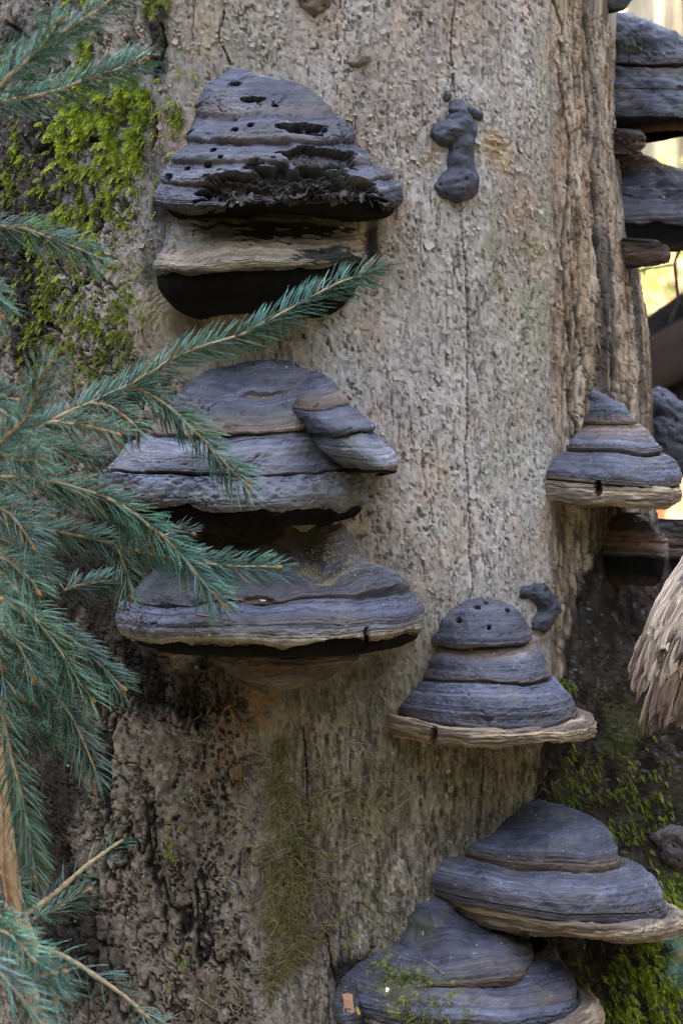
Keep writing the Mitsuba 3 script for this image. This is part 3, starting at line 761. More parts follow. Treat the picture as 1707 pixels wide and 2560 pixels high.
def moss7(V, S, Q, C, d, ring):
    n = fbm(V * 45, 4, 5)
    m = np.maximum(hole_at(V, 1000, 2450, 70, 34, 4, 0.9), hole_at(V, 1060, 2520, 110, 40, 6, 1.0)) * ss(0.4, 0.55, n)
    C = mixc(C, mixc([0.05, 0.055, 0.02], [0.20, 0.19, 0.06], ss(0.45, 0.7, fbm(V * [150, 150, 60], 3, 6))), 0.8 * m)
    return d, C, 0


body(F7, [(2222, 1066, 2222, 1082, 2222, 4), (2262, 1036, 2270, 1140, 2262, 34), (2300, 1014, 2308, 1220, 2316, 62), (2372, 968, 2350, 1318, 2384, 100), (2412, 900, 2384, 1330, 2430, 122), (2448, 895, 2404, 1322, 2456, 128), (2470, 905, 2420, 1300, 2468, 118)],
     26, [(5.0, 2, 0.3, 2)], [BLUE * 0.75, BLUE * 0.75, BLUE * 0.8, BLUE * 0.85, BLUE * 0.9, BROWN * 0.8, DARK], NS=150, NP=230, seed=83, lump=8, wander=4, spec=moss7, pore=(2480, 0.6, 40, 0.9), part_of='upper_lobe', names=['upper_lobe', 'upper_lobe'])
body(F7, [(2360, 1000, 2340, 1370, 2392, 60), (2400, 940, 2376, 1404, 2440, 104), (2440, 890, 2420, 1436, 2492, 138), (2500, 862, 2466, 1444, 2548, 160), (2520, 866, 2436, 1444, 2566, 158), (2536, 880, 2448, 1490, 2586, 172), (2570, 900, 2500, 1502, 2612, 170), (2600, 930, 2550, 1470, 2640, 150)],
     30, [(2.4, 1, 0.2, 1), (4.2, 5, 0.25, 2)], [BLUE * 0.9, BLUE, BLUE, BLUE, BLUE * 0.8, CREAM, CREAM * 1.1, BROWN], names=['growth_tier', 'growth_tier', 'pale_rim'], tier_labels={2: 'cream blotched growing rim'}, NS=190, NP=280, seed=87, lump=4, wander=3, rimrag=5,
     spec=lambda V, S, Q, C, d, ring: moss7(V, S, Q, *rim5(V, S, Q, C, d, ring, last=4.2, nx=1150, ny=2640, holes=())[1::-1], ring), pore=(2700, 0.5, 0, 0.9))
body(F7, [(2440, 862, 2440, 890, 2444, 30), (2462, 846, 2462, 905, 2470, 60), (2500, 838, 2500, 915, 2512, 84), (2545, 846, 2545, 925, 2560, 92), (2580, 870, 2580, 920, 2590, 80)], -8, [], [DARK, DARK * 1.2, BLUE * 0.7, BLUE * 0.6, DARK], NS=60, NP=70, seed=89, lump=5, wander=3, pore=(2620, 0.4, 0, 1), part_of='side_knob', names=['side_knob'])

# 8, 9: pair on the right edge, above
F8 = fungus('thick dark blue bracket fungus jutting from the right edge of the trunk at the top')
body(F8, [(26, 1516, 26, 1560, 28, 8), (48, 1518, 46, 1622, 48, 44), (95, 1521, 92, 1684, 95, 84), (150, 1524, 126, 1735, 142, 120), (168, 1528, 140, 1750, 160, 122), (215, 1524, 196, 1790, 212, 150), (228, 1526, 210, 1795, 224, 150), (270, 1520, 258, 1830, 276, 172), (288, 1526, 272, 1832, 290, 166)],
     52, [(3.5, 9, 0.4, 4), (5.5, 5, 0.35, 3)], [BLUE * 1.1, BLUE * 1.2, BLUE * 1.2, BLUE, DARK, BLUE, BLUE, BLUE * 0.95, DARK], NS=150, NP=190, seed=93, lump=8, wander=6, pore=(350, 0.5, 10, 0.95))
body(F8, [(318, 1525, 318, 1600, 322, 40), (340, 1528, 338, 1607, 342, 56), (360, 1530, 358, 1602, 364, 54), (374, 1532, 372, 1582, 378, 44), (384, 1534, 382, 1558, 386, 30)], 52, [], [SHADE_BLACK, RUSTY * 0.18, RUSTY * 0.28, RUSTY * 0.2, SHADE_BLACK], NS=40, NP=70, seed=95, lump=6, rings=0.5, pore=(395, 0.5, 0, 1), part_of='lower_lip', names=['lower_lip'], tier_labels={0: 'small reddish brown lip below'})
F9 = fungus('second dark bracket fungus down the right trunk edge, with brown lip below')
body(F9, [(378, 1536, 376, 1600, 378, 30), (402, 1542, 398, 1640, 402, 80), (440, 1543, 438, 1720, 442, 140), (490, 1545, 470, 1790, 494, 190), (500, 1542, 484, 1800, 504, 190), (540, 1532, 530, 1850, 545, 226), (562, 1538, 556, 1850, 566, 218)],
     52, [(3.5, 5, 0.35, 3)], [BROWN * 0.7, BROWN * 0.8, BLUE * 0.75, BLUE * 0.8, DARK, BLUE * 0.95, DARK], NS=120, NP=170, seed=97, lump=7, wander=5, pore=(640, 0.5, 10, 0.95))
body(F9, [(596, 1545, 594, 1640, 600, 60), (618, 1552, 612, 1656, 620, 84), (638, 1556, 632, 1652, 642, 80), (652, 1560, 646, 1630, 656, 64), (662, 1564, 658, 1596, 664, 40)], 52, [], [SHADE_BLACK, RUSTY * 0.2, RUSTY * 0.45, RUSTY * 0.4, SHADE_BLACK], NS=40, NP=70, seed=99, lump=6, rings=0.5, pore=(672, 0.5, 0, 1), part_of='lower_lip', names=['lower_lip'], tier_labels={0: 'reddish brown lip below'})
FT = fungus('bottom of a bracket fungus cut off by the top edge, right of trunk')
body(FT, [(-70, 1505, -70, 1570, -70, 40), (-30, 1508, -30, 1585, -30, 60), (5, 1510, 5, 1560, 8, 46), (24, 1512, 24, 1550, 26, 36)], 52, [], [BLUE, BLUE, BLUE * 0.9, DARK], NS=40, NP=60, seed=101, pore=(34, 0.5, 0, 1))

# 10: right, three tiers with pale rim
F10 = fungus('pointed three-tiered slate-blue bracket fungus with crumbly tan rim, near the right edge of the trunk')
body(F10, [(976, 1462, 976, 1482, 976, 4), (1000, 1462, 996, 1522, 992, 30), (1030, 1460, 1026, 1568, 1030, 56), (1056, 1457, 1046, 1586, 1054, 66), (1066, 1456, 1054, 1604, 1062, 74), (1104, 1424, 1092, 1645, 1108, 100), (1118, 1416, 1112, 1658, 1128, 106), (1142, 1396, 1134, 1684, 1150, 118), (1178, 1378, 1162, 1706, 1198, 132), (1196, 1378, 1182, 1700, 1214, 130),
          (1212, 1370, 1198, 1694, 1230, 136), (1240, 1368, 1220, 1690, 1254, 134), (1252, 1392, 1238, 1660, 1264, 118)],
     52, [(3.3, 4, 0.4, 3), (6.1, 7, 0.4, 4), (9.1, 6, 0.3, 3)], [BLUE * 0.9, BLUE * 0.9, BLUE * 0.9, BROWN * 0.8, BROWN * 0.9, BLUE, BLUE * 0.85, BLUE, BLUE * 1.05, TAN * 0.6, CREAM * 0.5, CREAM * 0.65, BROWN * 0.8],
     names=['growth_tier', 'growth_tier', 'growth_tier', 'pale_rim'], tier_labels={3: 'crumbly tan growing rim'}, NS=220, NP=210, seed=103, lump=3, wander=2.5, rimrag=5, spec=lambda *a: rim5(*a, last=9.1, nx=1495, ny=1222, holes=()), pore=(1236, 0.5, 0, 0.9), pore_col=(BROWN * 0.6, RUSTY * 0.5))
F12 = fungus('dark brown hoof-shaped bracket fungus with shade-blackened underside, low at the right edge of the trunk')
body(F12, [(1280, 1580, 1280, 1602, 1282, 8), (1296, 1560, 1292, 1628, 1300, 36), (1320, 1544, 1316, 1650, 1326, 60), (1350, 1532, 1344, 1668, 1358, 76), (1374, 1530, 1368, 1666, 1384, 78), (1388, 1534, 1380, 1658, 1396, 74)],
     40, [(3.0, 3, 0.3, 2)], [BROWN * 0.4, BROWN * 0.5, BROWN * 0.6, RUSTY, BROWN * 0.6, SHADE_BLACK], NS=100, NP=120, seed=109, lump=5, wander=3, pore=(1462, 0.45, 20, 0.9))
F13 = fungus('small dark bracket fungus at the right frame edge beside the brown hoof-shaped one')
body(F13, [(1296, 1650, 1300, 1700, 1300, 50), (1312, 1652, 1316, 1760, 1312, 100), (1344, 1658, 1340, 1800, 1346, 130), (1384, 1668, 1376, 1800, 1384, 130), (1400, 1672, 1400, 1780, 1402, 110)], 66, [(2.5, 3, 0.3, 2)], [DARK, DARK * 1.3, BROWN * 0.7, BROWN * 0.5, SHADE_BLACK], NS=60, NP=90, seed=113, lump=6, embed=-10, pore=(1440, 0.5, 0, 0.9))
F18 = thing('knobbly_fungus', 'small mauve-brown lumpy fungus at the right frame edge amid dark rotten wood', 'fungus')


# lumps without a bracket form: one smooth skin over joined balls
def lumps(key_part, balls, seed, col, amp=0.0025, depth=None):
    import manifold3d as m3
    parts_ = []
    for group in balls:
        pts = []
        for px, py, r in group:
            thh, z, Y = hit(px, py)
            c = surf(np.array(thh), np.array(z), base_r(np.array(thh), np.array(z)) - 0.15 * r * K) if depth is None else at(px, py, depth)
            sp = m3.Manifold.sphere(r * K * 1.16, 20).translate(list(map(float, c)))
            pts.append(sp)
        parts_.append(m3.Manifold.batch_hull(pts))
    M = m3.Manifold.batch_boolean(parts_, m3.OpType.Add).refine_to_length(0.0025)
    mm = M.to_mesh()
    tm = trimesh.Trimesh(mm.vert_properties[:, :3], mm.tri_verts)
    trimesh.smoothing.filter_taubin(tm, iterations=24)
    v, n = np.array(tm.vertices), np.array(tm.vertex_normals)
    dd = amp * 4 * (fbm(v * 55, 4, seed) - 0.5) + 0.003 * (fbm(v * 190, 3, seed + 1) - 0.5)
    pits = ss(0.80, 0.9, noise(v * [150, 150, 150], seed + 4))
    v = v + n * (dd - 0.003 * pits)[:, None]
    c = np.asarray(col) * (0.65 + 0.7 * fbm(v * 60, 3, seed + 2))[:, None]
    c = mixc(c, DARK * 0.3, 0.8 * pits)
    put(key_part, v, np.array(tm.faces), c, 'mat_fungus')


F11 = fungus('rounded lumpy bluish bracket fungus behind the trunk edge, under the dark fallen log')
lumps(F11, [[(1622, 1010, 40), (1652, 1012, 44)], [(1652, 1014, 44), (1690, 1050, 46)], [(1668, 1076, 54), (1716, 1090, 56)], [(1650, 1070, 50), (1660, 1130, 50)], [(1690, 1140, 56), (1750, 1150, 60)]], 15, BLUE * 1.0, 0.004, 0.58)
F14 = thing('knobbly_fungus', 'elongated knobbly blue-black fungus like a bent peg beside the vertical crack', 'fungus')
lumps(F14, [[(1140, 268, 22), (1146, 300, 30)], [(1146, 300, 30), (1155, 330, 34)], [(1150, 328, 32), (1106, 332, 28)], [(1155, 330, 32), (1148, 390, 30)], [(1148, 390, 30), (1152, 440, 34)], [(1150, 440, 34), (1112, 470, 26)], [(1155, 450, 38), (1140, 476, 32), (1168, 470, 28)]], 5, BLUE * 0.72)
F14b = thing('knobbly_fungus', 'tiny dark nodule at the upper left tip of the elongated fungus', 'fungus')
lumps(F14b, [[(1116, 236, 8), (1115, 248, 8)]], 6, BLUE * 0.6, 0.001)
F14c = thing('knobbly_fungus', 'tiny dark nodule at the upper right of the elongated fungus', 'fungus')
lumps(F14c, [[(1176, 278, 12), (1192, 290, 12)]], 7, BLUE * 0.5, 0.001)
F15 = thing('knobbly_fungus', 'small round purple-grey nodule on pale bark, high in the middle', 'fungus')
lumps(F15, [[(905, 148, 12), (903, 152, 12)], [(892, 156, 9), (878, 158, 7)]], 8, BROWN * 0.8, 0.0012)
F16 = thing('knobbly_fungus', 'brownish bracket button cut off by the top edge of the picture', 'fungus')
lumps(F16, [[(770, -6, 26), (800, -6, 26)], [(785, 12, 26), (775, 10, 22), (805, 6, 22)]], 9, BROWN, 0.002)
lumps(F18, [[(1640, 2096, 20), (1672, 2084, 22)], [(1672, 2090, 26), (1720, 2110, 30)], [(1690, 2140, 32), (1730, 2150, 34)], [(1660, 2110, 26), (1690, 2150, 30)]], 13, np.array([0.055, 0.040, 0.044]), 0.004)
F17 = thing('knobbly_fungus', 'small crescent-shaped dark fungus at the upper right of the three-tiered cream-rimmed one', 'fungus')
lumps(F17, [[(1312, 1480, 14), (1345, 1486, 24)], [(1348, 1488, 27), (1366, 1518, 30)], [(1366, 1518, 30), (1358, 1550, 27)], [(1356, 1552, 25), (1334, 1562, 14)]], 10, BLUE * 0.75, 0.003)


# ---------------------------------------------------------------- young spruce in front, at the left
spruce = thing('young_spruce', 'young blue-green spruce with needled twigs reaching in from the left', 'tree')


def twig(pts, Y0, Y1, r0=2.2, r1=1.0, nl=24, dens=13, bare=0.0, shade=1.0, bud=True, label=None, droop=0.0, spread=1.0, seed=None):
    """A twig through photograph points, its depth running from Y0 to Y1: bark, needles all round, an end bud."""
    g = np.random.default_rng(int(abs(pts[0][0] * 13 + pts[0][1] * 7 + pts[-1][0])) if seed is None else seed)
    Ys = np.linspace(Y0, Y1, len(pts))
    W, L = spline([at(x, y, Y) for (x, y), Y in zip(pts, Ys)], 60)
    tt = np.linspace(0, 1, 60)
    W = W + 0.0012 * np.stack([fbm(P3(tt * 9, k, pts[0][1]), 2, k) - 0.5 for k in range(3)], -1)
    m = 60
    s = Soup()
    rr = (np.linspace(r0, r1, m) * (1 + 0.22 * (noise(P3(tt * L / 0.004, 0, 0)) - 0.5)))[None] / 1000
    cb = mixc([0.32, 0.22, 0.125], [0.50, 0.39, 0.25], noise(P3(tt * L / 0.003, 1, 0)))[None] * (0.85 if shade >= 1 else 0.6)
    many_tubes(s, W[None], rr, cb, 8)
    key = part(spruce, 'branch', *s.out(), 'mat_wood', label=label)
    n = max(10, int(L * 100 * dens * (1 - bare * 0.75)))
    u = g.uniform(0.0, 1.0, n) ** 0.97
    if bare:
        u = 1 - g.random(n) ** 1.8 * 1.0
    i = np.clip(u * (m - 1), 0, m - 1.001)
    k = i.astype(int)
    p = W[k] + (W[k + 1] - W[k]) * (i - k)[:, None]
    tg = W[np.minimum(k + 1, m - 1)] - W[np.maximum(k - 1, 0)]
    tg /= np.linalg.norm(tg, axis=1, keepdims=True)
    side = np.cross(tg, [0, 0, 1.0])
    side /= np.linalg.norm(side, axis=1, keepdims=True) + 1e-9
    upv = np.cross(side, tg)
    az = g.uniform(0, 2 * np.pi, n)
    az = az + 0.35 * np.sin(az * 2)
    rad = side * np.cos(az)[:, None] + upv * np.sin(az)[:, None]
    fw = g.uniform(0.45, 1.05, n) + 0.9 * ss(0.93, 1.0, u)
    dirv = rad * spread + tg * fw[:, None] + np.array([0, 0, -droop])
    dirv /= np.linalg.norm(dirv, axis=1, keepdims=True)
    ln = 1.36 * nl / 1000 * g.uniform(0.72, 1.08, n) * (0.72 + 0.28 * ss(0, 0.12, u)) * (1 - 0.3 * ss(0.85, 1.0, u)) * np.where(np.sin(az) > 0.6, 0.82, 1)
    mm = 5
    q = np.linspace(0, 1, mm)
    bend = tg * 0.30 + np.array([0, 0, -0.05])
    pts3 = p[:, None] + dirv[:, None] * (ln[:, None] * q)[..., None] + bend[:, None] * (ln[:, None] * q ** 2)[..., None]
    prof = np.array([0.75, 1.0, 0.95, 0.7, 0.12])
    rd = g.uniform(0.60, 0.80, n)[:, None] * prof / 1000
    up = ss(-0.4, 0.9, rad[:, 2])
    base = mixc([0.018, 0.062, 0.034], [0.150, 0.280, 0.245], np.clip(0.55 * up + g.uniform(-0.05, 0.5, n), 0, 1)) * shade  # needles facing up painted paler, a sky sheen put into the colour
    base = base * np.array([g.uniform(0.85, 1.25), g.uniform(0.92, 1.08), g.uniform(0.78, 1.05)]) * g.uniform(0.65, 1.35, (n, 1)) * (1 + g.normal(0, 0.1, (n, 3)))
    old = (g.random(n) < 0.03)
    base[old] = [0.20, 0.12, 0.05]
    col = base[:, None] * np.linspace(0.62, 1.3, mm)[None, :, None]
    s = Soup()
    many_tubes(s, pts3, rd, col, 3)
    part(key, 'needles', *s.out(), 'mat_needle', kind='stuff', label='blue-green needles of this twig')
    if bud:
        b = trimesh.creation.icosphere(3, 1.0)
        v = np.array(b.vertices)
        v = v * (1 + 0.25 * np.abs(np.sin(v[:, 2:] * 9 + np.arctan2(v[:, 1:2], v[:, :1]) * 3)) * (v[:, 2:] > -0.6))
        d = W[-1] - W[-3]
        d /= np.linalg.norm(d)
        a = np.cross(d, [0.3, 0.9, 0.1])
        a /= np.linalg.norm(a)
        bsz = 0.0021
        v = W[-1] + d * 0.001 + bsz * (v[:, :1] * a + v[:, 1:2] * np.cross(d, a) + v[:, 2:] * d * 1.7)
        part(key, 'bud', v, np.array(b.faces), mixc([0.30, 0.15, 0.06], [0.42, 0.25, 0.12], noise(v * 900)), 'mat_wood')
    return key


stem_pts = [at(-30, 1500, -0.30), at(-22, 1760, -0.30), at(-10, 1890, -0.30), at(10, 2060, -0.30), at(40, 2270, -0.30), at(70, 2380, -0.30), at(100, 2620, -0.30), at(130, 3150, -0.30)]
W, L = spline(stem_pts, 160)
s = Soup()
tt = np.linspace(0, 1, 160)
cs = mixc([0.30, 0.19, 0.10], [0.48, 0.34, 0.20], fbm(P3(tt * 40, 0, 0), 2))[None]
many_tubes(s, W[None], (np.linspace(6.5, 13, 160) * (1 + 0.16 * np.exp(-((tt - 0.52) / 0.03) ** 2)))[None] / 1000, cs, 28)
v, f_, c_ = s.out()
ridg = fbm(v * [420, 420, 26], 3, 3)
v = v + (v - np.repeat(W, 28, 0)) * (0.22 * (ridg - 0.5))[:, None]
c_ = mixc([0.20, 0.10, 0.05], c_ * 1.05, ss(0.34, 0.55, ridg))
part(spruce, 'stem', v, f_, c_, 'mat_wood', label='light tan stem of the young spruce')

TW = [
    # main twig across the middle and its side shoots
    ([(60, 1090), (147, 1043), (232, 1005), (312, 967), (366, 938), (446, 889), (558, 849), (610, 833), (680, 795), (762, 751), (850, 705), (904, 686), (960, 662)], -0.27, -0.20, dict(r0=2.4, nl=25, spread=0.9)),
    ([(312, 967), (350, 975), (384, 992), (446, 1037), (500, 1090), (558, 1153), (620, 1215)], -0.25, -0.24, dict(nl=27)),
    ([(225, 1008), (268, 1014), (312, 1041), (355, 1083)], -0.26, -0.28, dict(nl=21)),
    ([(120, 1055), (200, 1062), (250, 1072), (292, 1083)], -0.38, -0.40, dict(nl=22, shade=1.1)),
    ([(-40, 1190), (0, 1112), (40, 1070), (67, 1037), (90, 980), (107, 930), (130, 907)], -0.44, -0.50, dict(r0=2.6, nl=25, shade=1.2)),
    ([(-30, 1195), (67, 1193), (156, 1211), (268, 1246), (312, 1287), (339, 1349)], -0.26, -0.24, dict(r0=2.4, nl=27)),
    ([(268, 1246), (300, 1262), (345, 1292), (420, 1354), (473, 1412), (520, 1470), (560, 1512)], -0.25, -0.26, dict(nl=27)),
    ([(-30, 1308), (89, 1318), (150, 1330), (223, 1345), (290, 1360)], -0.24, -0.22, dict(r0=2.3, nl=24, bud=False)),
    ([(288, 1360), (300, 1385), (317, 1434), (330, 1487)], -0.22, -0.23, dict(nl=25)),
    ([(290, 1360), (379, 1385), (446, 1394), (513, 1409), (580, 1416), (640, 1416), (695, 1418)], -0.22, -0.25, dict(nl=24)),
    ([(160, 1478), (183, 1467), (230, 1458), (290, 1450)], -0.16, -0.12, dict(nl=22, shade=0.8)),
    ([(-30, 1385), (0, 1394), (54, 1425), (96, 1479)], -0.36, -0.36, dict(nl=25)),
    ([(10, 1490), (49, 1514), (112, 1577), (145, 1620), (179, 1676), (232, 1747)], -0.28, -0.28, dict(nl=27)),
    ([(60, 1510), (134, 1568), (190, 1610), (246, 1658), (308, 1720)], -0.24, -0.22, dict(nl=26)),
    ([(-20, 1660), (0, 1667), (89, 1698), (170, 1779), (210, 1859), (243, 1944)], -0.27, -0.25, dict(nl=27)),
    ([(-10, 1740), (0, 1765), (22, 1868), (54, 1993), (71, 2082), (87, 2194)], -0.36, -0.34, dict(nl=25)),
    ([(0, 1812), (40, 1816), (89, 1823), (156, 1859)], -0.22, -0.18, dict(nl=20, shade=0.8)),
    ([(60, 2290), (130, 2240), (230, 2155), (308, 2100)], -0.30, -0.26, dict(r0=3.4, r1=1.8, nl=20, dens=9, bare=0.85, bud=False, label='nearly bare pale twig at lower left')),
    ([(76, 2360), (120, 2375), (165, 2395), (246, 2444), (312, 2493), (400, 2580)], -0.30, -0.28, dict(r0=2.6, r1=2.0, nl=25, dens=9, bare=0.75, bud=False, label='sparsely needled pale twig at bottom left')),
    ([(-30, 2400), (0, 2430), (45, 2484), (80, 2530), (110, 2590)], -0.50, -0.52, dict(r0=2.4, nl=29, dens=13, shade=1.25)),
    ([(80, 2300), (150, 2268), (223, 2225)], -0.24, -0.18, dict(nl=20, dens=12, shade=0.7)),
    ([(-20, 2320), (13, 2332), (50, 2360), (80, 2400)], -0.46, -0.5, dict(nl=26, shade=1.2)),
    # upper left
    ([(-40, 250), (0, 214), (57, 161), (115, 100), (145, 54)], -0.46, -0.48, dict(r0=2.6, nl=26, shade=1.15)),
    ([(60, 165), (130, 100), (184, 61), (235, 30), (290, -20)], -0.46, -0.44, dict(nl=24, shade=1.1, bud=False)),
    ([(-30, 260), (0, 253), (115, 233), (230, 191), (300, 168), (360, 146)], -0.32, -0.30, dict(nl=25, shade=1.05)),
    ([(-30, 160), (0, 152), (54, 130), (110, 120)], -0.42, -0.44, dict(nl=24, shade=1.1)),
    ([(-40, 556), (0, 563), (57, 570), (134, 597), (190, 618), (240, 642)], -0.28, -0.26, dict(nl=25)),
    ([(-60, 690), (-30, 720), (-10, 760), (6, 790)], -0.36, -0.36, dict(nl=25)),
    # filling shoots at the left edge
    ([(-40, 1120), (0, 1135), (50, 1150), (100, 1150)], -0.36, -0.40, dict(nl=25)),
    ([(-40, 1450), (-15, 1480), (2, 1498)], -0.50, -0.56, dict(nl=24, shade=1.25)),
    ([(-20, 1550), (20, 1580), (60, 1640), (80, 1700)], -0.30, -0.30, dict(nl=26, shade=0.9)),
    ([(-30, 1240), (20, 1250), (70, 1270), (130, 1290)], -0.20, -0.16, dict(nl=24, shade=0.75)),
    ([(40, 1090), (110, 1110), (170, 1140)], -0.18, -0.16, dict(nl=24, shade=0.7)),
    ([(410, 1340), (450, 1330), (480, 1334)], -0.16, -0.15, dict(nl=18, shade=0.6)),
    ([(-30, 1010), (10, 1030), (50, 1075)], -0.40, -0.42, dict(nl=26, shade=1.1)),
    ([(-20, 1600), (5, 1690), (10, 1760)], -0.30, -0.30, dict(nl=26, shade=0.9)),
    ([(-30, 2260), (10, 2300), (30, 2330)], -0.34, -0.38, dict(nl=24)),
    ([(-40, 960), (0, 985), (40, 1000)], -0.34, -0.38, dict(nl=25)),
    ([(-40, 1060), (10, 1075), (60, 1120), (90, 1160)], -0.30, -0.32, dict(nl=26)),
    ([(-40, 1260), (10, 1275), (60, 1330), (85, 1370)], -0.33, -0.36, dict(nl=26)),
    ([(-30, 1340), (30, 1350), (80, 1390), (120, 1440)], -0.20, -0.18, dict(nl=24, shade=0.85)),
    ([(-40, 1420), (0, 1430), (40, 1470), (60, 1530)], -0.32, -0.34, dict(nl=26)),
    ([(-30, 1580), (10, 1590), (70, 1620), (130, 1690)], -0.22, -0.20, dict(nl=26, shade=0.9)),
    ([(-30, 1640), (30, 1720), (60, 1790), (110, 1850)], -0.20, -0.18, dict(nl=25, shade=0.8)),
    ([(-20, 1700), (40, 1740), (100, 1770), (150, 1830)], -0.24, -0.24, dict(nl=25, shade=0.9)),
    ([(-20, 1900), (20, 1960), (40, 2040), (50, 2120)], -0.22, -0.2, dict(nl=25, shade=0.85)),
    ([(0, 2180), (40, 2220), (60, 2280)], -0.28, -0.3, dict(nl=24)),
    ([(-20, 2370), (40, 2390), (100, 2440), (140, 2500)], -0.42, -0.46, dict(nl=28, shade=1.15)),
    ([(150, 1120), (210, 1130), (250, 1150)], -0.16, -0.14, dict(nl=22, shade=0.65)),
    ([(50, 2470), (110, 2440), (160, 2430)], -0.48, -0.5, dict(nl=25, shade=1.1)),
]
for pts, y0, y1, kw in TW:
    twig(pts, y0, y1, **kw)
near = spruce
spruce = thing('spruce_shoot', 'blurred tip of a spruce shoot poking in at the lower right edge', 'plant')
twig([(1790, 2440), (1750, 2415), (1712, 2392)], -1.05, -1.1, nl=15, seed=4)
spruce = near


# ---------------------------------------------------------------- moss
def sprigs(key, u, z, g, size, col0, col1, hang=0.3, leaves=9):
    """Feathery moss: each sprig a curved stem set with tiny pointed leaves."""
    p, nrm = on_bark(u, z, 0.0)
    n = len(u)
    side = P3(np.cos(u / R0), np.sin(u / R0), 0 * u)
    a = g.uniform(-np.pi, np.pi, n)
    a = np.where(g.random(n) < 0.6, -np.pi / 2 + g.normal(0, 0.8, n), a)
    d = side * np.cos(a)[:, None] + np.array([0, 0, 1.0]) * np.sin(a)[:, None]
    out = g.uniform(0.45, 1.0, n)[:, None]
    d = d + nrm * out
    d /= np.linalg.norm(d, axis=1, keepdims=True)
    L = size * g.uniform(0.5, 1.3, n)
    q = np.linspace(0.1, 1, leaves)
    sag = np.array([0, 0, -1.0]) * hang
    S = p[:, None] + d[:, None] * (L[:, None] * q)[..., None] + sag * (L[:, None] * q ** 2)[..., None]
    w = np.cross(d, nrm)
    w /= np.linalg.norm(w, axis=1, keepdims=True) + 1e-9
    b = np.cross(w, d)
    ll = L[:, None] * (0.42 - 0.22 * q)
    V, C = [], []
    c = mixc(col0, col1, np.clip(g.normal(0.5, 0.3, n), 0, 1))
    for sgn in (1, -1):
        tip = S + (w[:, None] * sgn * 0.8 + d[:, None] * 0.75 + b[:, None] * g.uniform(-0.3, 0.5, (n, leaves, 1))) * ll[..., None]
        r = d[:, None] * (ll * 0.24)[..., None] + b[:, None] * (ll * 0.12)[..., None]
        V.append(np.stack([S - r, tip, S + r * 1.4 + (tip - S) * 0.35], 2))
        C.append(np.broadcast_to((c[:, None] * (0.65 + 0.6 * q)[None, :, None])[:, :, None], V[-1].shape))
    V = np.stack(V, 0).reshape(-1, 3)
    C = np.stack(C, 0).reshape(-1, 3)
    put(key, V, np.arange(len(V)).reshape(-1, 3), C, 'mat_moss', smooth=False)


def patch(blobs, total, g, thin=0.5, spread=0.5):
    out = []
    ws = np.array([b[4] for b in blobs], float)
    for (x, y, rx, ry, w), m in zip(blobs, (ws / ws.sum() * total).astype(int)):
        u0, z0 = uz(x, y)
        q = np.stack([g.normal(0, spread, m * 3), g.normal(0, spread, m * 3)], -1)
        q = np.stack([u0 + q[:, 0] * rx * K, z0 + q[:, 1] * ry * K], -1)
        keep = fbm(P3(q[:, 0] * 90, q[:, 1] * 90, 2.0), 3, 12) > thin
        out.append(q[keep][:m])
    return np.vstack(out)


g = np.random.default_rng(31)
MG0, MG1 = np.array([0.085, 0.125, 0.014]), np.array([0.50, 0.58, 0.06])
for lab, blobs, tot, sz, c0, c1 in (
        ('bright yellow-green feathery moss on the upper left bark', [(195, 150, 45, 60, 2), (270, 265, 110, 60, 5), (210, 300, 110, 70, 4), (310, 370, 80, 80, 3), (180, 370, 60, 90, 2), (350, 230, 40, 40, 1)], 1500, 0.011, MG0 * 1.2, MG1),
        ('patchy green moss on the dark cracked bark at mid left', [(140, 500, 90, 120, 4), (240, 470, 80, 120, 3), (190, 620, 110, 120, 3), (260, 560, 80, 80, 2), (120, 560, 60, 90, 2), (40, 390, 40, 60, 1.5), (20, 460, 30, 60, 1)], 1250, 0.0085, MG0, MG1 * 0.8),
        ('low moss above the left spruce twigs', [(170, 780, 90, 110, 4), (250, 860, 100, 90, 3), (90, 850, 90, 90, 3), (60, 740, 60, 90, 1.5), (300, 760, 70, 100, 1.5)], 1150, 0.0075, MG0 * 0.8, MG1 * 0.62),
        ('small moss tuft on bark beside the rotten cone-shaped fungus', [(470, 285, 36, 24, 1), (450, 310, 40, 30, 1)], 110, 0.007, MG0, MG1 * 0.85),
        ('thin green moss along the top edge', [(195, 2, 50, 14, 1), (390, 10, 30, 20, 1)], 110, 0.008, MG0, MG1 * 0.8),
        ('dark green moss on the rotten wood at right', [(1400, 1720, 36, 20, 1), (1590, 2060, 80, 80, 3), (1520, 1960, 90, 80, 2), (1450, 1960, 50, 60, 1), (1640, 1980, 70, 100, 1.5), (1430, 1870, 30, 40, .6)], 520, 0.0085, MG0 * 0.6, MG1 * 0.45),
        ('bright green moss at the lower right corner', [(1640, 2330, 60, 90, 2.5), (1680, 2290, 60, 60, 2), (1600, 2450, 90, 90, 3), (1670, 2480, 80, 90, 3), (1560, 2530, 70, 60, 2), (1690, 2400, 60, 120, 3)], 1700, 0.012, MG0, MG1 * 0.85),
        ('few sprigs of green moss on brown bark at lower left', [(435, 2110, 18, 36, 1), (450, 2420, 24, 36, 1), (130, 1280, 40, 30, 1), (860, 2330, 40, 30, .6)], 90, 0.006, MG0, MG1 * 0.6)):
    key = thing('moss', lab, 'moss', kind='stuff')
    q = patch(blobs, int(tot * 1.25), g, 0.52, 0.66)
    sprigs(key, q[:, 0], q[:, 1], g, sz, c0, c1)


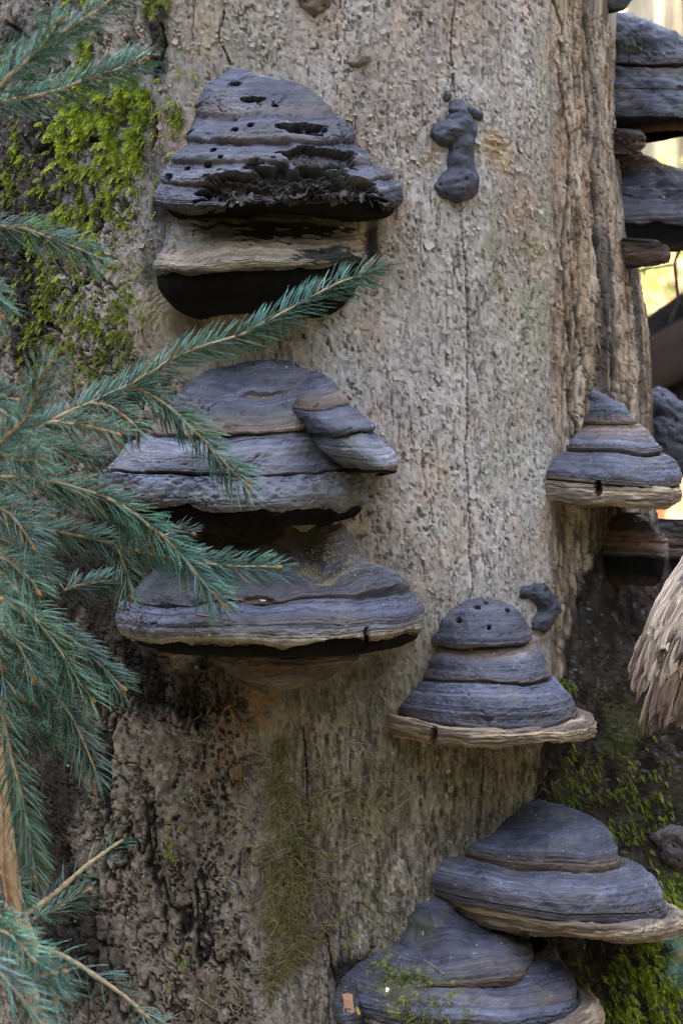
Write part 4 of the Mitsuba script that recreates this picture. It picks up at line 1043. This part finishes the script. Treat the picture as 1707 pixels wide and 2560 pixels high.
def strands(blobs, total, g, c0, c1, ln, tuft=1):
    q = patch(blobs, total // tuft, g, 0.40)
    q = np.repeat(q, tuft, 0) + g.normal(0, 0.0016 if tuft > 1 else 0, (len(q) * tuft, 2))
    p, nrm = on_bark(q[:, 0], q[:, 1], 0.0008)
    n = len(q)
    side = P3(np.cos(q[:, 0] / R0), np.sin(q[:, 0] / R0), 0 * q[:, 0])
    a = g.normal(-np.pi / 2, 1.5, n)
    d = side * np.cos(a)[:, None] + np.array([0, 0, 1.0]) * np.sin(a)[:, None] + nrm * g.uniform(0.3, 1.1, n)[:, None]
    L = ln * g.uniform(0.4, 1.5, n)
    m = 6
    t = np.linspace(0, 1, m)
    bend = side * g.normal(0, 0.5, n)[:, None] + np.array([0, 0, -0.4]) - nrm * 0.35
    pts = p[:, None] + d[:, None] * (L[:, None] * t)[..., None] + bend[:, None] * (L[:, None] * t ** 2)[..., None]
    s = Soup()
    c = mixc(c0, c1, g.random(n))[:, None] * np.ones((1, m, 1))
    many_tubes(s, pts, g.uniform(0.4, 0.7, n)[:, None] / 1000 * np.linspace(1, 0.5, m)[None], c, 3)
    return s.out()


key = thing('hair_moss', 'dry olive stringy moss hanging in a column on the lower bark', 'moss', kind='stuff')
HB = [(695, 1890, 40, 50, 1), (725, 1960, 40, 50, 1.2), (690, 2030, 36, 60, 1), (740, 2110, 50, 60, 2), (700, 2190, 46, 60, 2), (750, 2230, 46, 70, 2.4), (690, 2290, 50, 60, 3), (750, 2330, 50, 60, 2.4), (720, 2400, 50, 50, 2), (680, 2420, 24, 70, 1), (780, 2040, 70, 40, .8), (850, 2000, 70, 50, .7), (800, 2200, 40, 90, 0.6)]
put(key, *strands(HB, 2500, g, [0.04, 0.036, 0.012], [0.27, 0.24, 0.095], 0.010, 9), 'mat_moss')
key = thing('hair_moss', 'scattered dry thread-like moss stems over the lower middle bark', 'moss', kind='stuff')
put(key, *strands([(640, 2150, 160, 400, 2), (860, 1980, 130, 160, 1.2), (480, 1960, 70, 160, .3), (1000, 1960, 120, 160, .5), (1360, 2020, 60, 120, .5), (560, 2480, 160, 120, .5)], 480, g, [0.20, 0.15, 0.07], [0.36, 0.29, 0.15], 0.014), 'mat_moss')
key = thing('moss', 'little moss cushion on the left of the lowest bracket fungus', 'moss', kind='stuff')
g2 = np.random.default_rng(41)


def on_skin(keys, n, g, box=None, minup=0.15):
    """Random points on the tops of fungi, with normals; box = photograph rectangle to stay in."""
    P, N = [], []
    for k in keys:
        for V in skins[k]:
            nn = vnormals(V)
            if nn[len(V) // 2, V.shape[1] // 2, 1] > 0:
                nn = -nn
            P.append(V.reshape(-1, 3))
            N.append(nn.reshape(-1, 3))
    P, N = np.vstack(P), np.vstack(N)
    ok = N[:, 2] > minup
    if box:
        sx = 853.5 + P[:, 0] / (K * (P[:, 1] + 2) / 2)
        sy = 1280 - (P[:, 2] - CAM_Z) / (K * (P[:, 1] + 2) / 2)
        ok &= (sx > box[0]) & (sx < box[2]) & (sy > box[1]) & (sy < box[3])
    i = np.flatnonzero(ok)
    i = i[g.integers(0, len(i), n)]
    return P[i] + g.normal(0, 0.0008, (n, 3)) * [1, 0, 0], N[i]


p, nrm = on_skin([F7], 420, g2, (920, 2410, 1080, 2480), -0.5)
p2, nrm2 = on_skin([F7], 200, g2, (1000, 2490, 1130, 2560), -0.5)
p, nrm = np.vstack([p, p2]), np.vstack([nrm, nrm2])
s = Soup()
d = nrm + g2.normal(0, 0.6, p.shape)
t = np.linspace(0, 1, 4)
L = g2.uniform(0.003, 0.007, len(p))
pts = p[:, None] + d[:, None] * (L[:, None] * t)[..., None] + np.array([0, 0, -0.5]) * (L[:, None] * t ** 2)[..., None]
many_tubes(s, pts, np.full((len(p), 4), 0.0006) * [1, 1, 0.8, 0.3], mixc([0.06, 0.065, 0.02], [0.20, 0.22, 0.05], g2.random(len(p)))[:, None] * np.ones((1, 4, 1)), 3)
put(key, *s.out(), 'mat_moss')

# crumbs of wood dust lying on the fungi
key = thing('sawdust', 'pale crumbs of bore dust scattered over the tops of the fungi', 'sawdust', kind='stuff')
s = Soup()
oc = trimesh.creation.icosahedron()
for keys, n, box in (([F4], 260, (760, 1360, 930, 1440)), ([F3, F4], 90, None), ([F5, F6, F7], 130, None), ([F10, F9, F1], 50, None)):
    p, nrm = on_skin(keys, n, g2, box)
    sz = g2.uniform(0.0005, 0.0011, n)
    for i in range(n):
        s.add(oc.vertices * sz[i] * g2.uniform(0.6, 1.4, 3) + p[i] + nrm[i] * sz[i] * 0.5, oc.faces, np.array([0.42, 0.36, 0.24]) * g2.uniform(0.6, 1.3))
v, f_, c_ = s.out()
put(key, v, f_, c_, 'mat_wood')


def front_of(fk, px, py):
    best = None
    for V in skins[fk]:
        sx = 853.5 + V[..., 0] / (K * (V[..., 1] + 2) / 2)
        sy = 1280 - (V[..., 2] - CAM_Z) / (K * (V[..., 1] + 2) / 2)
        dd = np.maximum(np.hypot(sx - px, sy - py) - 5, 0) + 20 * V[..., 1]
        i = np.argmin(dd)
        if best is None or dd.flat[i] < best[0]:
            n = vnormals(V).reshape(-1, 3)[i]
            best = (dd.flat[i], V.reshape(-1, 3)[i], n if n[1] < 0 else -n)
    return best[1], best[2]


def stick(base, label, cat, fk, pts, r, col):
    key = thing(base, label, cat)
    W = np.array([front_of(fk, x, y)[0] + front_of(fk, x, y)[1] * r * 1.2 for x, y in pts])
    W, _ = spline(W, 14)
    s = Soup()
    many_tubes(s, W[None], (r * np.r_[0.5, np.ones(12), 0.4])[None], np.broadcast_to(np.asarray(col, float), (1, 14, 3)) * (0.8 + 0.4 * g2.random((1, 14, 1))), 6)
    put(key, *s.out(), 'mat_wood')
    return key


stick('dry_needle', 'dry brown needle lying on the front of the broad grey shelf fungus', 'needle', F4, [(486, 1535), (510, 1537), (535, 1540)], 0.0009, [0.30, 0.18, 0.10])
k = stick('dry_twig', 'tiny dry twig leaning on the lowest mossy fungus', 'twig', F7, [(1055, 2398), (1085, 2415), (1108, 2434)], 0.001, [0.24, 0.18, 0.11])
stick('dry_needle', 'bleached needle stub on the left front of the lower lobe of the lowest fungus', 'needle', F7, [(1053, 2328), (1055, 2338)], 0.0008, [0.4, 0.32, 0.2])


def chip(label, fk, px, py, w, h, col, base='wood_chip', cat='chip'):
    key = thing(base, label, cat)
    p, n = front_of(fk, px, py)
    n = n + np.array([0, -0.6, 0.2])
    n /= np.linalg.norm(n)
    a = np.cross(n, [0, 0, 1.0])
    a /= np.linalg.norm(a)
    b = np.cross(a, n)
    gx, gy = np.meshgrid(np.linspace(-1, 1, 9), np.linspace(-1, 1, 9))
    rag = 1 - 0.5 * fbm(P3(np.arctan2(gy, gx) * 2.2, np.hypot(gx, gy) * 0, px), 3, 3)
    x, y = gx * w * rag, gy * h * rag
    z = 0.0012 + 0.25 * w * (gx * gy * 0.5 + 0.4 * gx ** 2) + 0.0008 * np.sin(gx * 7)
    up = np.stack([p + n * zz + a * xx + b * yy for xx, yy, zz in zip(x.ravel(), y.ravel(), z.ravel())])
    lo = up - n * 0.0006
    f1 = grid_faces(9, 9)
    edge = np.r_[np.arange(9), np.arange(17, 81, 9), np.arange(79, 71, -1), np.arange(63, 0, -9)]
    e2 = np.roll(edge, -1)
    ff_ = np.vstack([f1, f1[:, ::-1] + 81, np.stack([edge, e2, edge + 81], -1), np.stack([e2, e2 + 81, edge + 81], -1)])
    put(key, np.vstack([up, lo]), ff_, np.asarray(col) * (0.75 + 0.5 * fbm(np.vstack([up, lo]) * 300, 2, 4))[:, None], 'mat_wood')


chip('curled pinkish-tan dry leaf scrap caught at the far left of the lowest fungus', F7, 871, 2508, 0.009, 0.014, [0.34, 0.19, 0.115], 'dry_leaf', 'leaf')
chip('yellow leaf shred below the dry leaf scrap on the lowest fungus', F7, 898, 2528, 0.003, 0.007, [0.40, 0.24, 0.06], 'dry_leaf', 'leaf')
chip('white chip on the moss cushion of the lowest fungus', F7, 967, 2474, 0.003, 0.004, [0.75, 0.73, 0.72])
chip('small white fleck on the broad grey shelf fungus', F4, 655, 1498, 0.0045, 0.0014, [0.7, 0.7, 0.68])
chip('white fleck on the second dark fungus at the right edge', F9, 1656, 489, 0.0016, 0.0016, [0.7, 0.7, 0.68])

# ---------------------------------------------------------------- broken log at the right, dark fallen log, bare twig
log = thing('splintered_log', 'pale splintered broken log end with torn fibres, at the right edge', 'log')
g3 = np.random.default_rng(51)


def splinter(p0, p1, Y0, Y1, w0, w1, thick, col, sd):
    """A long torn stave from p0 to p1 (photograph points at their depths): uneven sides, ragged end."""
    n, m = 46, 29
    t = np.linspace(0, 1, n)
    A, B = at(*p0, Y0), at(*p1, Y1)
    d = B - A
    L = np.linalg.norm(d)
    d = d / L
    sdv = np.cross(d, [0.1, -1, 0.15])
    sdv /= np.linalg.norm(sdv)
    nv = np.cross(sdv, d)
    ang = np.linspace(0, 2 * np.pi, m)[:-1]
    m -= 1
    cxs, sxs = np.sign(np.cos(ang)) * np.abs(np.cos(ang)) ** 0.6, np.sign(np.sin(ang)) * np.abs(np.sin(ang)) ** 0.6
    w = (w0 + (w1 - w0) * t)[:, None] * (1 + 0.25 * (fbm(P3(t[:, None] * 9, np.sign(cxs)[None] * 2, sd), 2, sd) - 0.5) * 2)
    endr = fbm(P3(cxs * 5 + sd, sxs, 1), 3, sd)
    tt = t[:, None] - 0.26 * endr[None] * (t[:, None] ** 9)
    V = A + d * (tt * L)[..., None] + sdv * (w * cxs)[..., None] + nv * (thick * sxs * (1 - 0.5 * t[:, None] ** 4))[..., None]
    V[..., 0] -= 0.013 * (4 * t * (1 - t))[:, None]
    fib = fbm(P3(tt * 5, cxs[None] * w / 0.0011 + sd, sxs[None] * 1.5), 3, sd + 5)
    V = V + (sdv * (cxs)[None, :, None] * 0.4 + nv * sxs[None, :, None]) * (0.0095 * (fib - 0.5))[..., None] + nv * (0.006 * (fbm(P3(t * 3, 0, sd), 2, sd + 2) - 0.5))[:, None, None]
    C = np.asarray(col) * (0.55 + 0.9 * fib)[..., None]
    C = mixc(C, [0.11, 0.065, 0.05], 0.75 * (1 - ss(0.34, 0.46, fib)))
    C = mixc(C, [0.10, 0.062, 0.055], 0.6 * ss(0.5, 0.75, fbm(P3(tt * 4, cxs[None] * 2, sd), 3, sd + 6)))
    C = mixc(C, [0.20, 0.125, 0.115], 0.42 * ss(0.6, 1.0, t + 0.3 * (g3.random() - 0.5))[:, None] * np.ones((1, m)))
    C = mixc(C, [0.03, 0.02, 0.02], 0.8 * ss(0.90, 1.0, t)[:, None] * np.ones((1, m)) * (g3.random() < 0.6))
    v = np.vstack([V.reshape(-1, 3), V[-1].mean(0) - d * 0.003, V[0].mean(0)])
    k = np.arange(m)
    cap = np.stack([(n - 1) * m + k, np.full(m, n * m), (n - 1) * m + (k + 1) % m], -1)
    part(log, 'splinter', v, np.vstack([grid_faces(n, m, wrap=True), cap]), np.vstack([C.reshape(-1, 3), C[-1].mean(0) * 0.5, C[0].mean(0)]), 'mat_wood', smooth=False)


PALEW, MAUVE, OCH = np.array([0.66, 0.54, 0.43]), np.array([0.30, 0.22, 0.215]), np.array([0.42, 0.28, 0.15])
SP = []
for i in range(22):  # long pale staves side by side, torn off at uneven lengths
    k = i / 21
    SP.append(((1800 + 170 * k, 1290 + 20 * k), (1588 + 150 * k + g3.uniform(-6, 6), 1590 + g3.uniform(0, 170)), 0.03 - 0.07 * k + g3.uniform(-0.02, 0.02), 0.0 - 0.05 * k, g3.uniform(8, 13), (PALEW * g3.uniform(0.55, 1.1)) if i < 4 or g3.random() < 0.55 else (MAUVE * g3.uniform(0.7, 1.4) if g3.random() < 0.7 else OCH * 0.7)))
for i in range(11):  # darker mauve heartwood behind, reaching lower
    k = i / 10
    SP.append(((1760 + 150 * k, 1380), (1566 + 150 * k + g3.uniform(-8, 8), 1720 + g3.uniform(-20, 160)), 0.06, 0.05, g3.uniform(10, 16), MAUVE * g3.uniform(0.5, 1.3) if k > 0.25 else PALEW * g3.uniform(0.65, 0.9)))
for i in range(5):  # dark rotten core
    SP.append(((1860 + 34 * i, 1260), (1660 + 34 * i, 1780), 0.12, 0.12, 34, MAUVE * 0.3))
for i, (a, b, y0, y1, w0, c) in enumerate(SP):
    splinter(a, b, y0 + 0.02, y1 + 0.02 + g3.uniform(-0.02, 0.02), w0 * 0.00066, w0 * g3.uniform(0.0005, 0.0008), 0.0045, c, 100 + i)


def trunk_like(key, nm, pts, rads, col0, col1, sd, sides=64, n=120, rough=0.12, along=0.18, label=None):
    W, L = spline(pts, n)
    s = Soup()
    rr = np.interp(np.linspace(0, 1, n), np.linspace(0, 1, len(rads)), rads)
    many_tubes(s, W[None], rr[None], np.ones((1, n, 3)), sides)
    v, f_, c_ = s.out()
    cen = np.repeat(W, sides, 0)
    rel = v - cen
    rl = np.linalg.norm(rel, axis=1, keepdims=True)
    ax = W[-1] - W[0]
    ax /= np.linalg.norm(ax)
    long_ = (v @ ax)[:, None] * ax
    q = (v - long_) / np.mean(rads) * 3.2 + long_ * along / np.mean(rads) * 3
    nz = fbm(q, 4, sd)
    v = cen + rel * (1 + rough * 2 * (nz - 0.5))[:, None]
    c_ = mixc(col0, col1, ss(0.36, 0.64, nz))
    return part(key, nm, v, f_, c_, 'mat_rotten' if nm == 'log' else 'mat_bark', label=label)


fl = thing('fallen_log', 'dark weathered fallen log slanting up behind the trunk at right', 'log')
trunk_like(fl, 'log', [at(1380, 1090, 0.85), at(1560, 1000, 0.95), at(1700, 905, 1.05), at(1900, 760, 1.2), at(2300, 520, 1.5)], [0.105, 0.105, 0.105, 0.11, 0.11], [0.003, 0.0025, 0.0025], [0.030, 0.021, 0.017], 61, rough=0.16, along=0.07)
tw = thing('bare_twig', 'thin dark bare forked twig against the bright woods at right', 'twig')
for pts, r in (([(1722, 540), (1707, 601), (1687, 662), (1691, 710), (1695, 750), (1685, 778), (1674, 807)], 0.0030), ([(1687, 662), (1640, 668), (1600, 676), (1560, 690)], 0.0020), ([(1695, 750), (1720, 770), (1760, 780)], 0.0012), ([(1610, 675), (1612, 688)], 0.0012)):
    W, L = spline([at(x, y, 0.75) for x, y in pts], 40)
    s = Soup()
    many_tubes(s, W[None], (r * (1 + 0.3 * (noise(P3(np.linspace(0, 14, 40), 0, 0)) - 0.5)))[None], np.full((1, 40, 3), 0.03) * [1, .8, .7], 8)
    part(tw, 'stem', *s.out(), 'mat_wood')

# ---------------------------------------------------------------- forest floor and woods behind
x = np.r_[np.linspace(-60, -8, 40)[:-1], np.linspace(-8, 12, 220), np.linspace(12, 70, 40)[1:]]
y = np.r_[np.linspace(-60, -6, 40)[:-1], np.linspace(-6, 30, 260), np.linspace(30, 120, 40)[1:]]
gx, gy = np.meshgrid(x, y)


def ground(X, Y):
    X, Y = np.asarray(X, float), np.asarray(Y, float)
    return 0.36 * np.maximum(Y - 2.2, 0) * ss(1.5, 5, Y) + 0.25 * (fbm(P3(X * 0.5, Y * 0.5, 0.2), 4, 3) - 0.5) * ss(0.6, 4, np.hypot(X, Y - 0.5)) - 0.02 * ss(4, 0.5, np.hypot(X, Y - 0.5))


gz = ground(gx, gy) + 0.03 * (fbm(P3(gx * 6, gy * 6, 0), 3, 9) - 0.5)
gc = mixc([0.10, 0.062, 0.038], [0.34, 0.26, 0.17], ss(0.35, 0.65, fbm(P3(gx * 5, gy * 5, 0), 4, 5)))
gc = mixc(gc, [0.11, 0.15, 0.035], ss(0.52, 0.62, fbm(P3(gx * 0.9, gy * 0.9, 0), 4, 6)))
scene['forest_floor'] = mikit.ply((P3(gx, gy, gz).reshape(-1, 3), grid_faces(len(y), len(x))), 'mat_bark', smooth=True, color=gc.reshape(-1, 3))
labels['forest_floor'] = {'label': 'sunlit forest slope of brown leaf litter and patches of grass', 'category': 'ground', 'kind': 'structure'}


def leaves(pos, size, col, g, bsdf='mat_leaf'):
    n = len(pos)
    a = g.normal(0, 1, (n, 3))
    a /= np.linalg.norm(a, axis=1, keepdims=True)
    b = np.cross(a, g.normal(0, 1, (n, 3)))
    b /= np.linalg.norm(b, axis=1, keepdims=True)
    nn = np.cross(a, b)
    s_ = size * g.uniform(0.6, 1.3, n)[:, None]
    v = np.stack([pos - a * s_, pos + b * s_ * 0.5 + nn * s_ * 0.15, pos + a * s_, pos - b * s_ * 0.5 + nn * s_ * 0.15], 1)
    f_ = np.array([[0, 1, 2], [0, 2, 3]])
    return v.reshape(-1, 3), (f_[None] + (np.arange(n) * 4)[:, None, None]).reshape(-1, 3), np.repeat(col, 4, 0)


g4 = np.random.default_rng(71)
n = 16000
lx, ly = g4.uniform(-2, 9, n), g4.uniform(2.5, 26, n)
lc = mixc([0.38, 0.26, 0.15], [0.62, 0.50, 0.36], g4.random(n))
lc[g4.random(n) < 0.12] = [0.20, 0.10, 0.06]
key = thing('leaf_litter', 'fallen dry beech leaves strewn over the slope behind', 'leaves', kind='stuff')
v, f_, c_ = leaves(P3(lx, ly, ground(lx, ly) + g4.uniform(0.0, 0.05, n)), 0.05, lc, g4)
put(key, v, f_, c_, 'mat_leaf', smooth=False)
n = 9000
key = thing('undergrowth', 'blurred sunlit yellow-green low plants on the slope behind', 'undergrowth', kind='stuff')
cl = np.stack([g4.uniform(0.9, 6, 46), g4.uniform(5.0, 20, 46)], -1)
w_ = cl[g4.integers(0, 46, n)]
px_, py_ = w_[:, 0] + g4.normal(0, 0.28, n), w_[:, 1] + g4.normal(0, 0.3, n)
v, f_, c_ = leaves(P3(px_, py_, ground(px_, py_) + np.abs(g4.normal(0, 0.22, n))), 0.045, mixc([0.13, 0.19, 0.05], [0.36, 0.37, 0.17], g4.random(n)), g4)
put(key, v, f_, c_, 'mat_leaf', smooth=False)


def forest_tree(label, X, Y, h, r, crown_r, crown_lo, nl, c0, c1, sd, conifer=True, lsize=0.16, col=((0.06, 0.05, 0.045), (0.20, 0.16, 0.13))):
    g = np.random.default_rng(sd)
    key = thing('forest_tree', label, 'tree', group=None)
    z0 = float(ground(X, Y)) - 0.1
    lean = g.normal(0, 0.02, 2) * h
    trunk_like(key, 'trunk', [np.array([X, Y, z0]), np.array([X + lean[0] * .3, Y + lean[1] * .3, z0 + h * .4]), np.array([X + lean[0], Y + lean[1], z0 + h])], [r * 1.25, r, r * 0.8, r * 0.5, r * 0.12], *col, sd, sides=20, n=40)
    s = Soup()
    bp = []
    for _ in range(34):
        t_ = g.uniform(crown_lo, 0.97)
        a = g.uniform(0, 2 * np.pi)
        R_ = crown_r * ((1 - t_) / (1 - crown_lo) * 0.9 + 0.12 if conifer else math.sin(math.pi * min(1, (t_ - crown_lo) / (1 - crown_lo) * 0.8 + 0.18)))
        p0 = np.array([X + lean[0] * t_, Y + lean[1] * t_, z0 + h * t_])
        d_ = np.array([math.cos(a), math.sin(a), -0.25 if conifer else 0.5])
        bp.append(np.stack([p0 + d_ * R_ * q_ + np.array([0, 0, 0.12 * R_ * q_ ** 2]) for q_ in np.linspace(0, 1, 6)]))
    bp = np.array(bp)
    many_tubes(s, bp, np.linspace(r * 0.22, 0.008, 6)[None] * np.ones((len(bp), 1)), np.broadcast_to([0.08, 0.06, 0.05], (len(bp), 6, 3)).copy(), 5)
    part(key, 'limbs', *s.out(), 'mat_wood')
    if nl:
        i = g.integers(0, len(bp), nl)
        q_ = g.random(nl) ** 0.7 * 4.999
        k = q_.astype(int)
        p_ = bp[i, k] + (bp[i, k + 1] - bp[i, k]) * (q_ - k)[:, None] + g.normal(0, 0.22 + 0.05 * crown_r, (nl, 3)) * [1, 1, 0.6]
        v, f_, c_ = leaves(p_, lsize, mixc(c0, c1, g.random(nl)), g)
        part(key, 'crown', v, f_, c_, 'mat_leaf', kind='stuff', label='leafy crown', smooth=False)
    return key


# unseen conifers added behind the dead beech to keep the sun off it
CON = ([0.02, 0.045, 0.015], [0.06, 0.10, 0.035])
for i, (X, Y, h, cr, nl) in enumerate(((-3.2, 9.5, 13, 2.6, 9000), (-5.4, 11.0, 14, 2.6, 7000), (-1.4, 6.5, 9.5, 1.6, 6000), (-4.4, 15, 17, 3.0, 7000))):
    forest_tree(('tall dark conifer added unseen behind the dead beech for shade', 'second tall conifer added unseen behind the dead beech for shade', 'slender conifer added close behind the dead beech for shade', 'tallest conifer added far behind the dead beech for shade')[i], X, Y, h, 0.16, cr, 0.25, nl, *CON, 200 + i, True, 0.20)
BT = [(2.15, 9.5, 0.11, 'pale slender trunk blurred in the upper right background'), (3.3, 13.0, 0.16, 'grey trunk in the background just inside the right frame edge'), (4.6, 20.0, 0.2, 'distant trunk high on the sunlit slope'), (2.6, 17.0, 0.13, 'distant thin trunk right behind the topmost edge fungus'), (6.4, 16.0, 0.2, 'trunk on the slope outside the right frame edge')]
for i, (X, Y, r, lab) in enumerate(BT):
    forest_tree(lab, X, Y, 11, r, 2.2, 0.5, 1400, [0.20, 0.20, 0.05], [0.42, 0.34, 0.10], 300 + i, False, 0.10, ((0.20, 0.16, 0.11), (0.42, 0.36, 0.27)))

# unseen spruce wood behind and beside the lens, added to hold back low light
g5 = np.random.default_rng(91)
P, Cc = [], []
s = Soup()
for i in range(26):
    a = math.radians(-90 + (i - 12.5) * 10.5 + g5.uniform(-4, 4))
    d_ = g5.uniform(6.5, 10.5)
    X, Y, h = d_ * math.cos(a), -1 + d_ * math.sin(a), g5.uniform(6.5, 10)
    m = 2600
    t = g5.random(m) ** 1.2
    R_ = (1 - t) * g5.uniform(1.6, 2.2) + 0.1
    an, rr = g5.uniform(0, 2 * np.pi, m), R_ * np.sqrt(g5.random(m))
    P.append(P3(X + rr * np.cos(an), Y + rr * np.sin(an), 0.5 + t * h - 0.2 * rr))
    many_tubes(s, np.array([[[X, Y, -0.2], [X, Y, h * 0.5], [X, Y, h]]]), np.array([[0.16, 0.11, 0.02]]), np.full((1, 3, 3), 0.05), 8)
P = np.vstack(P)
v, f_, c_ = leaves(P, 0.24, mixc([0.012, 0.03, 0.012], [0.04, 0.075, 0.03], g5.random(len(P))), g5)
s.add(v, f_, c_)
key = thing('spruce_wood', 'unseen dense dark spruce wood added behind the viewer to hold back low light', 'wood', kind='stuff')
put(key, *s.out(), 'mat_leaf', smooth=False)
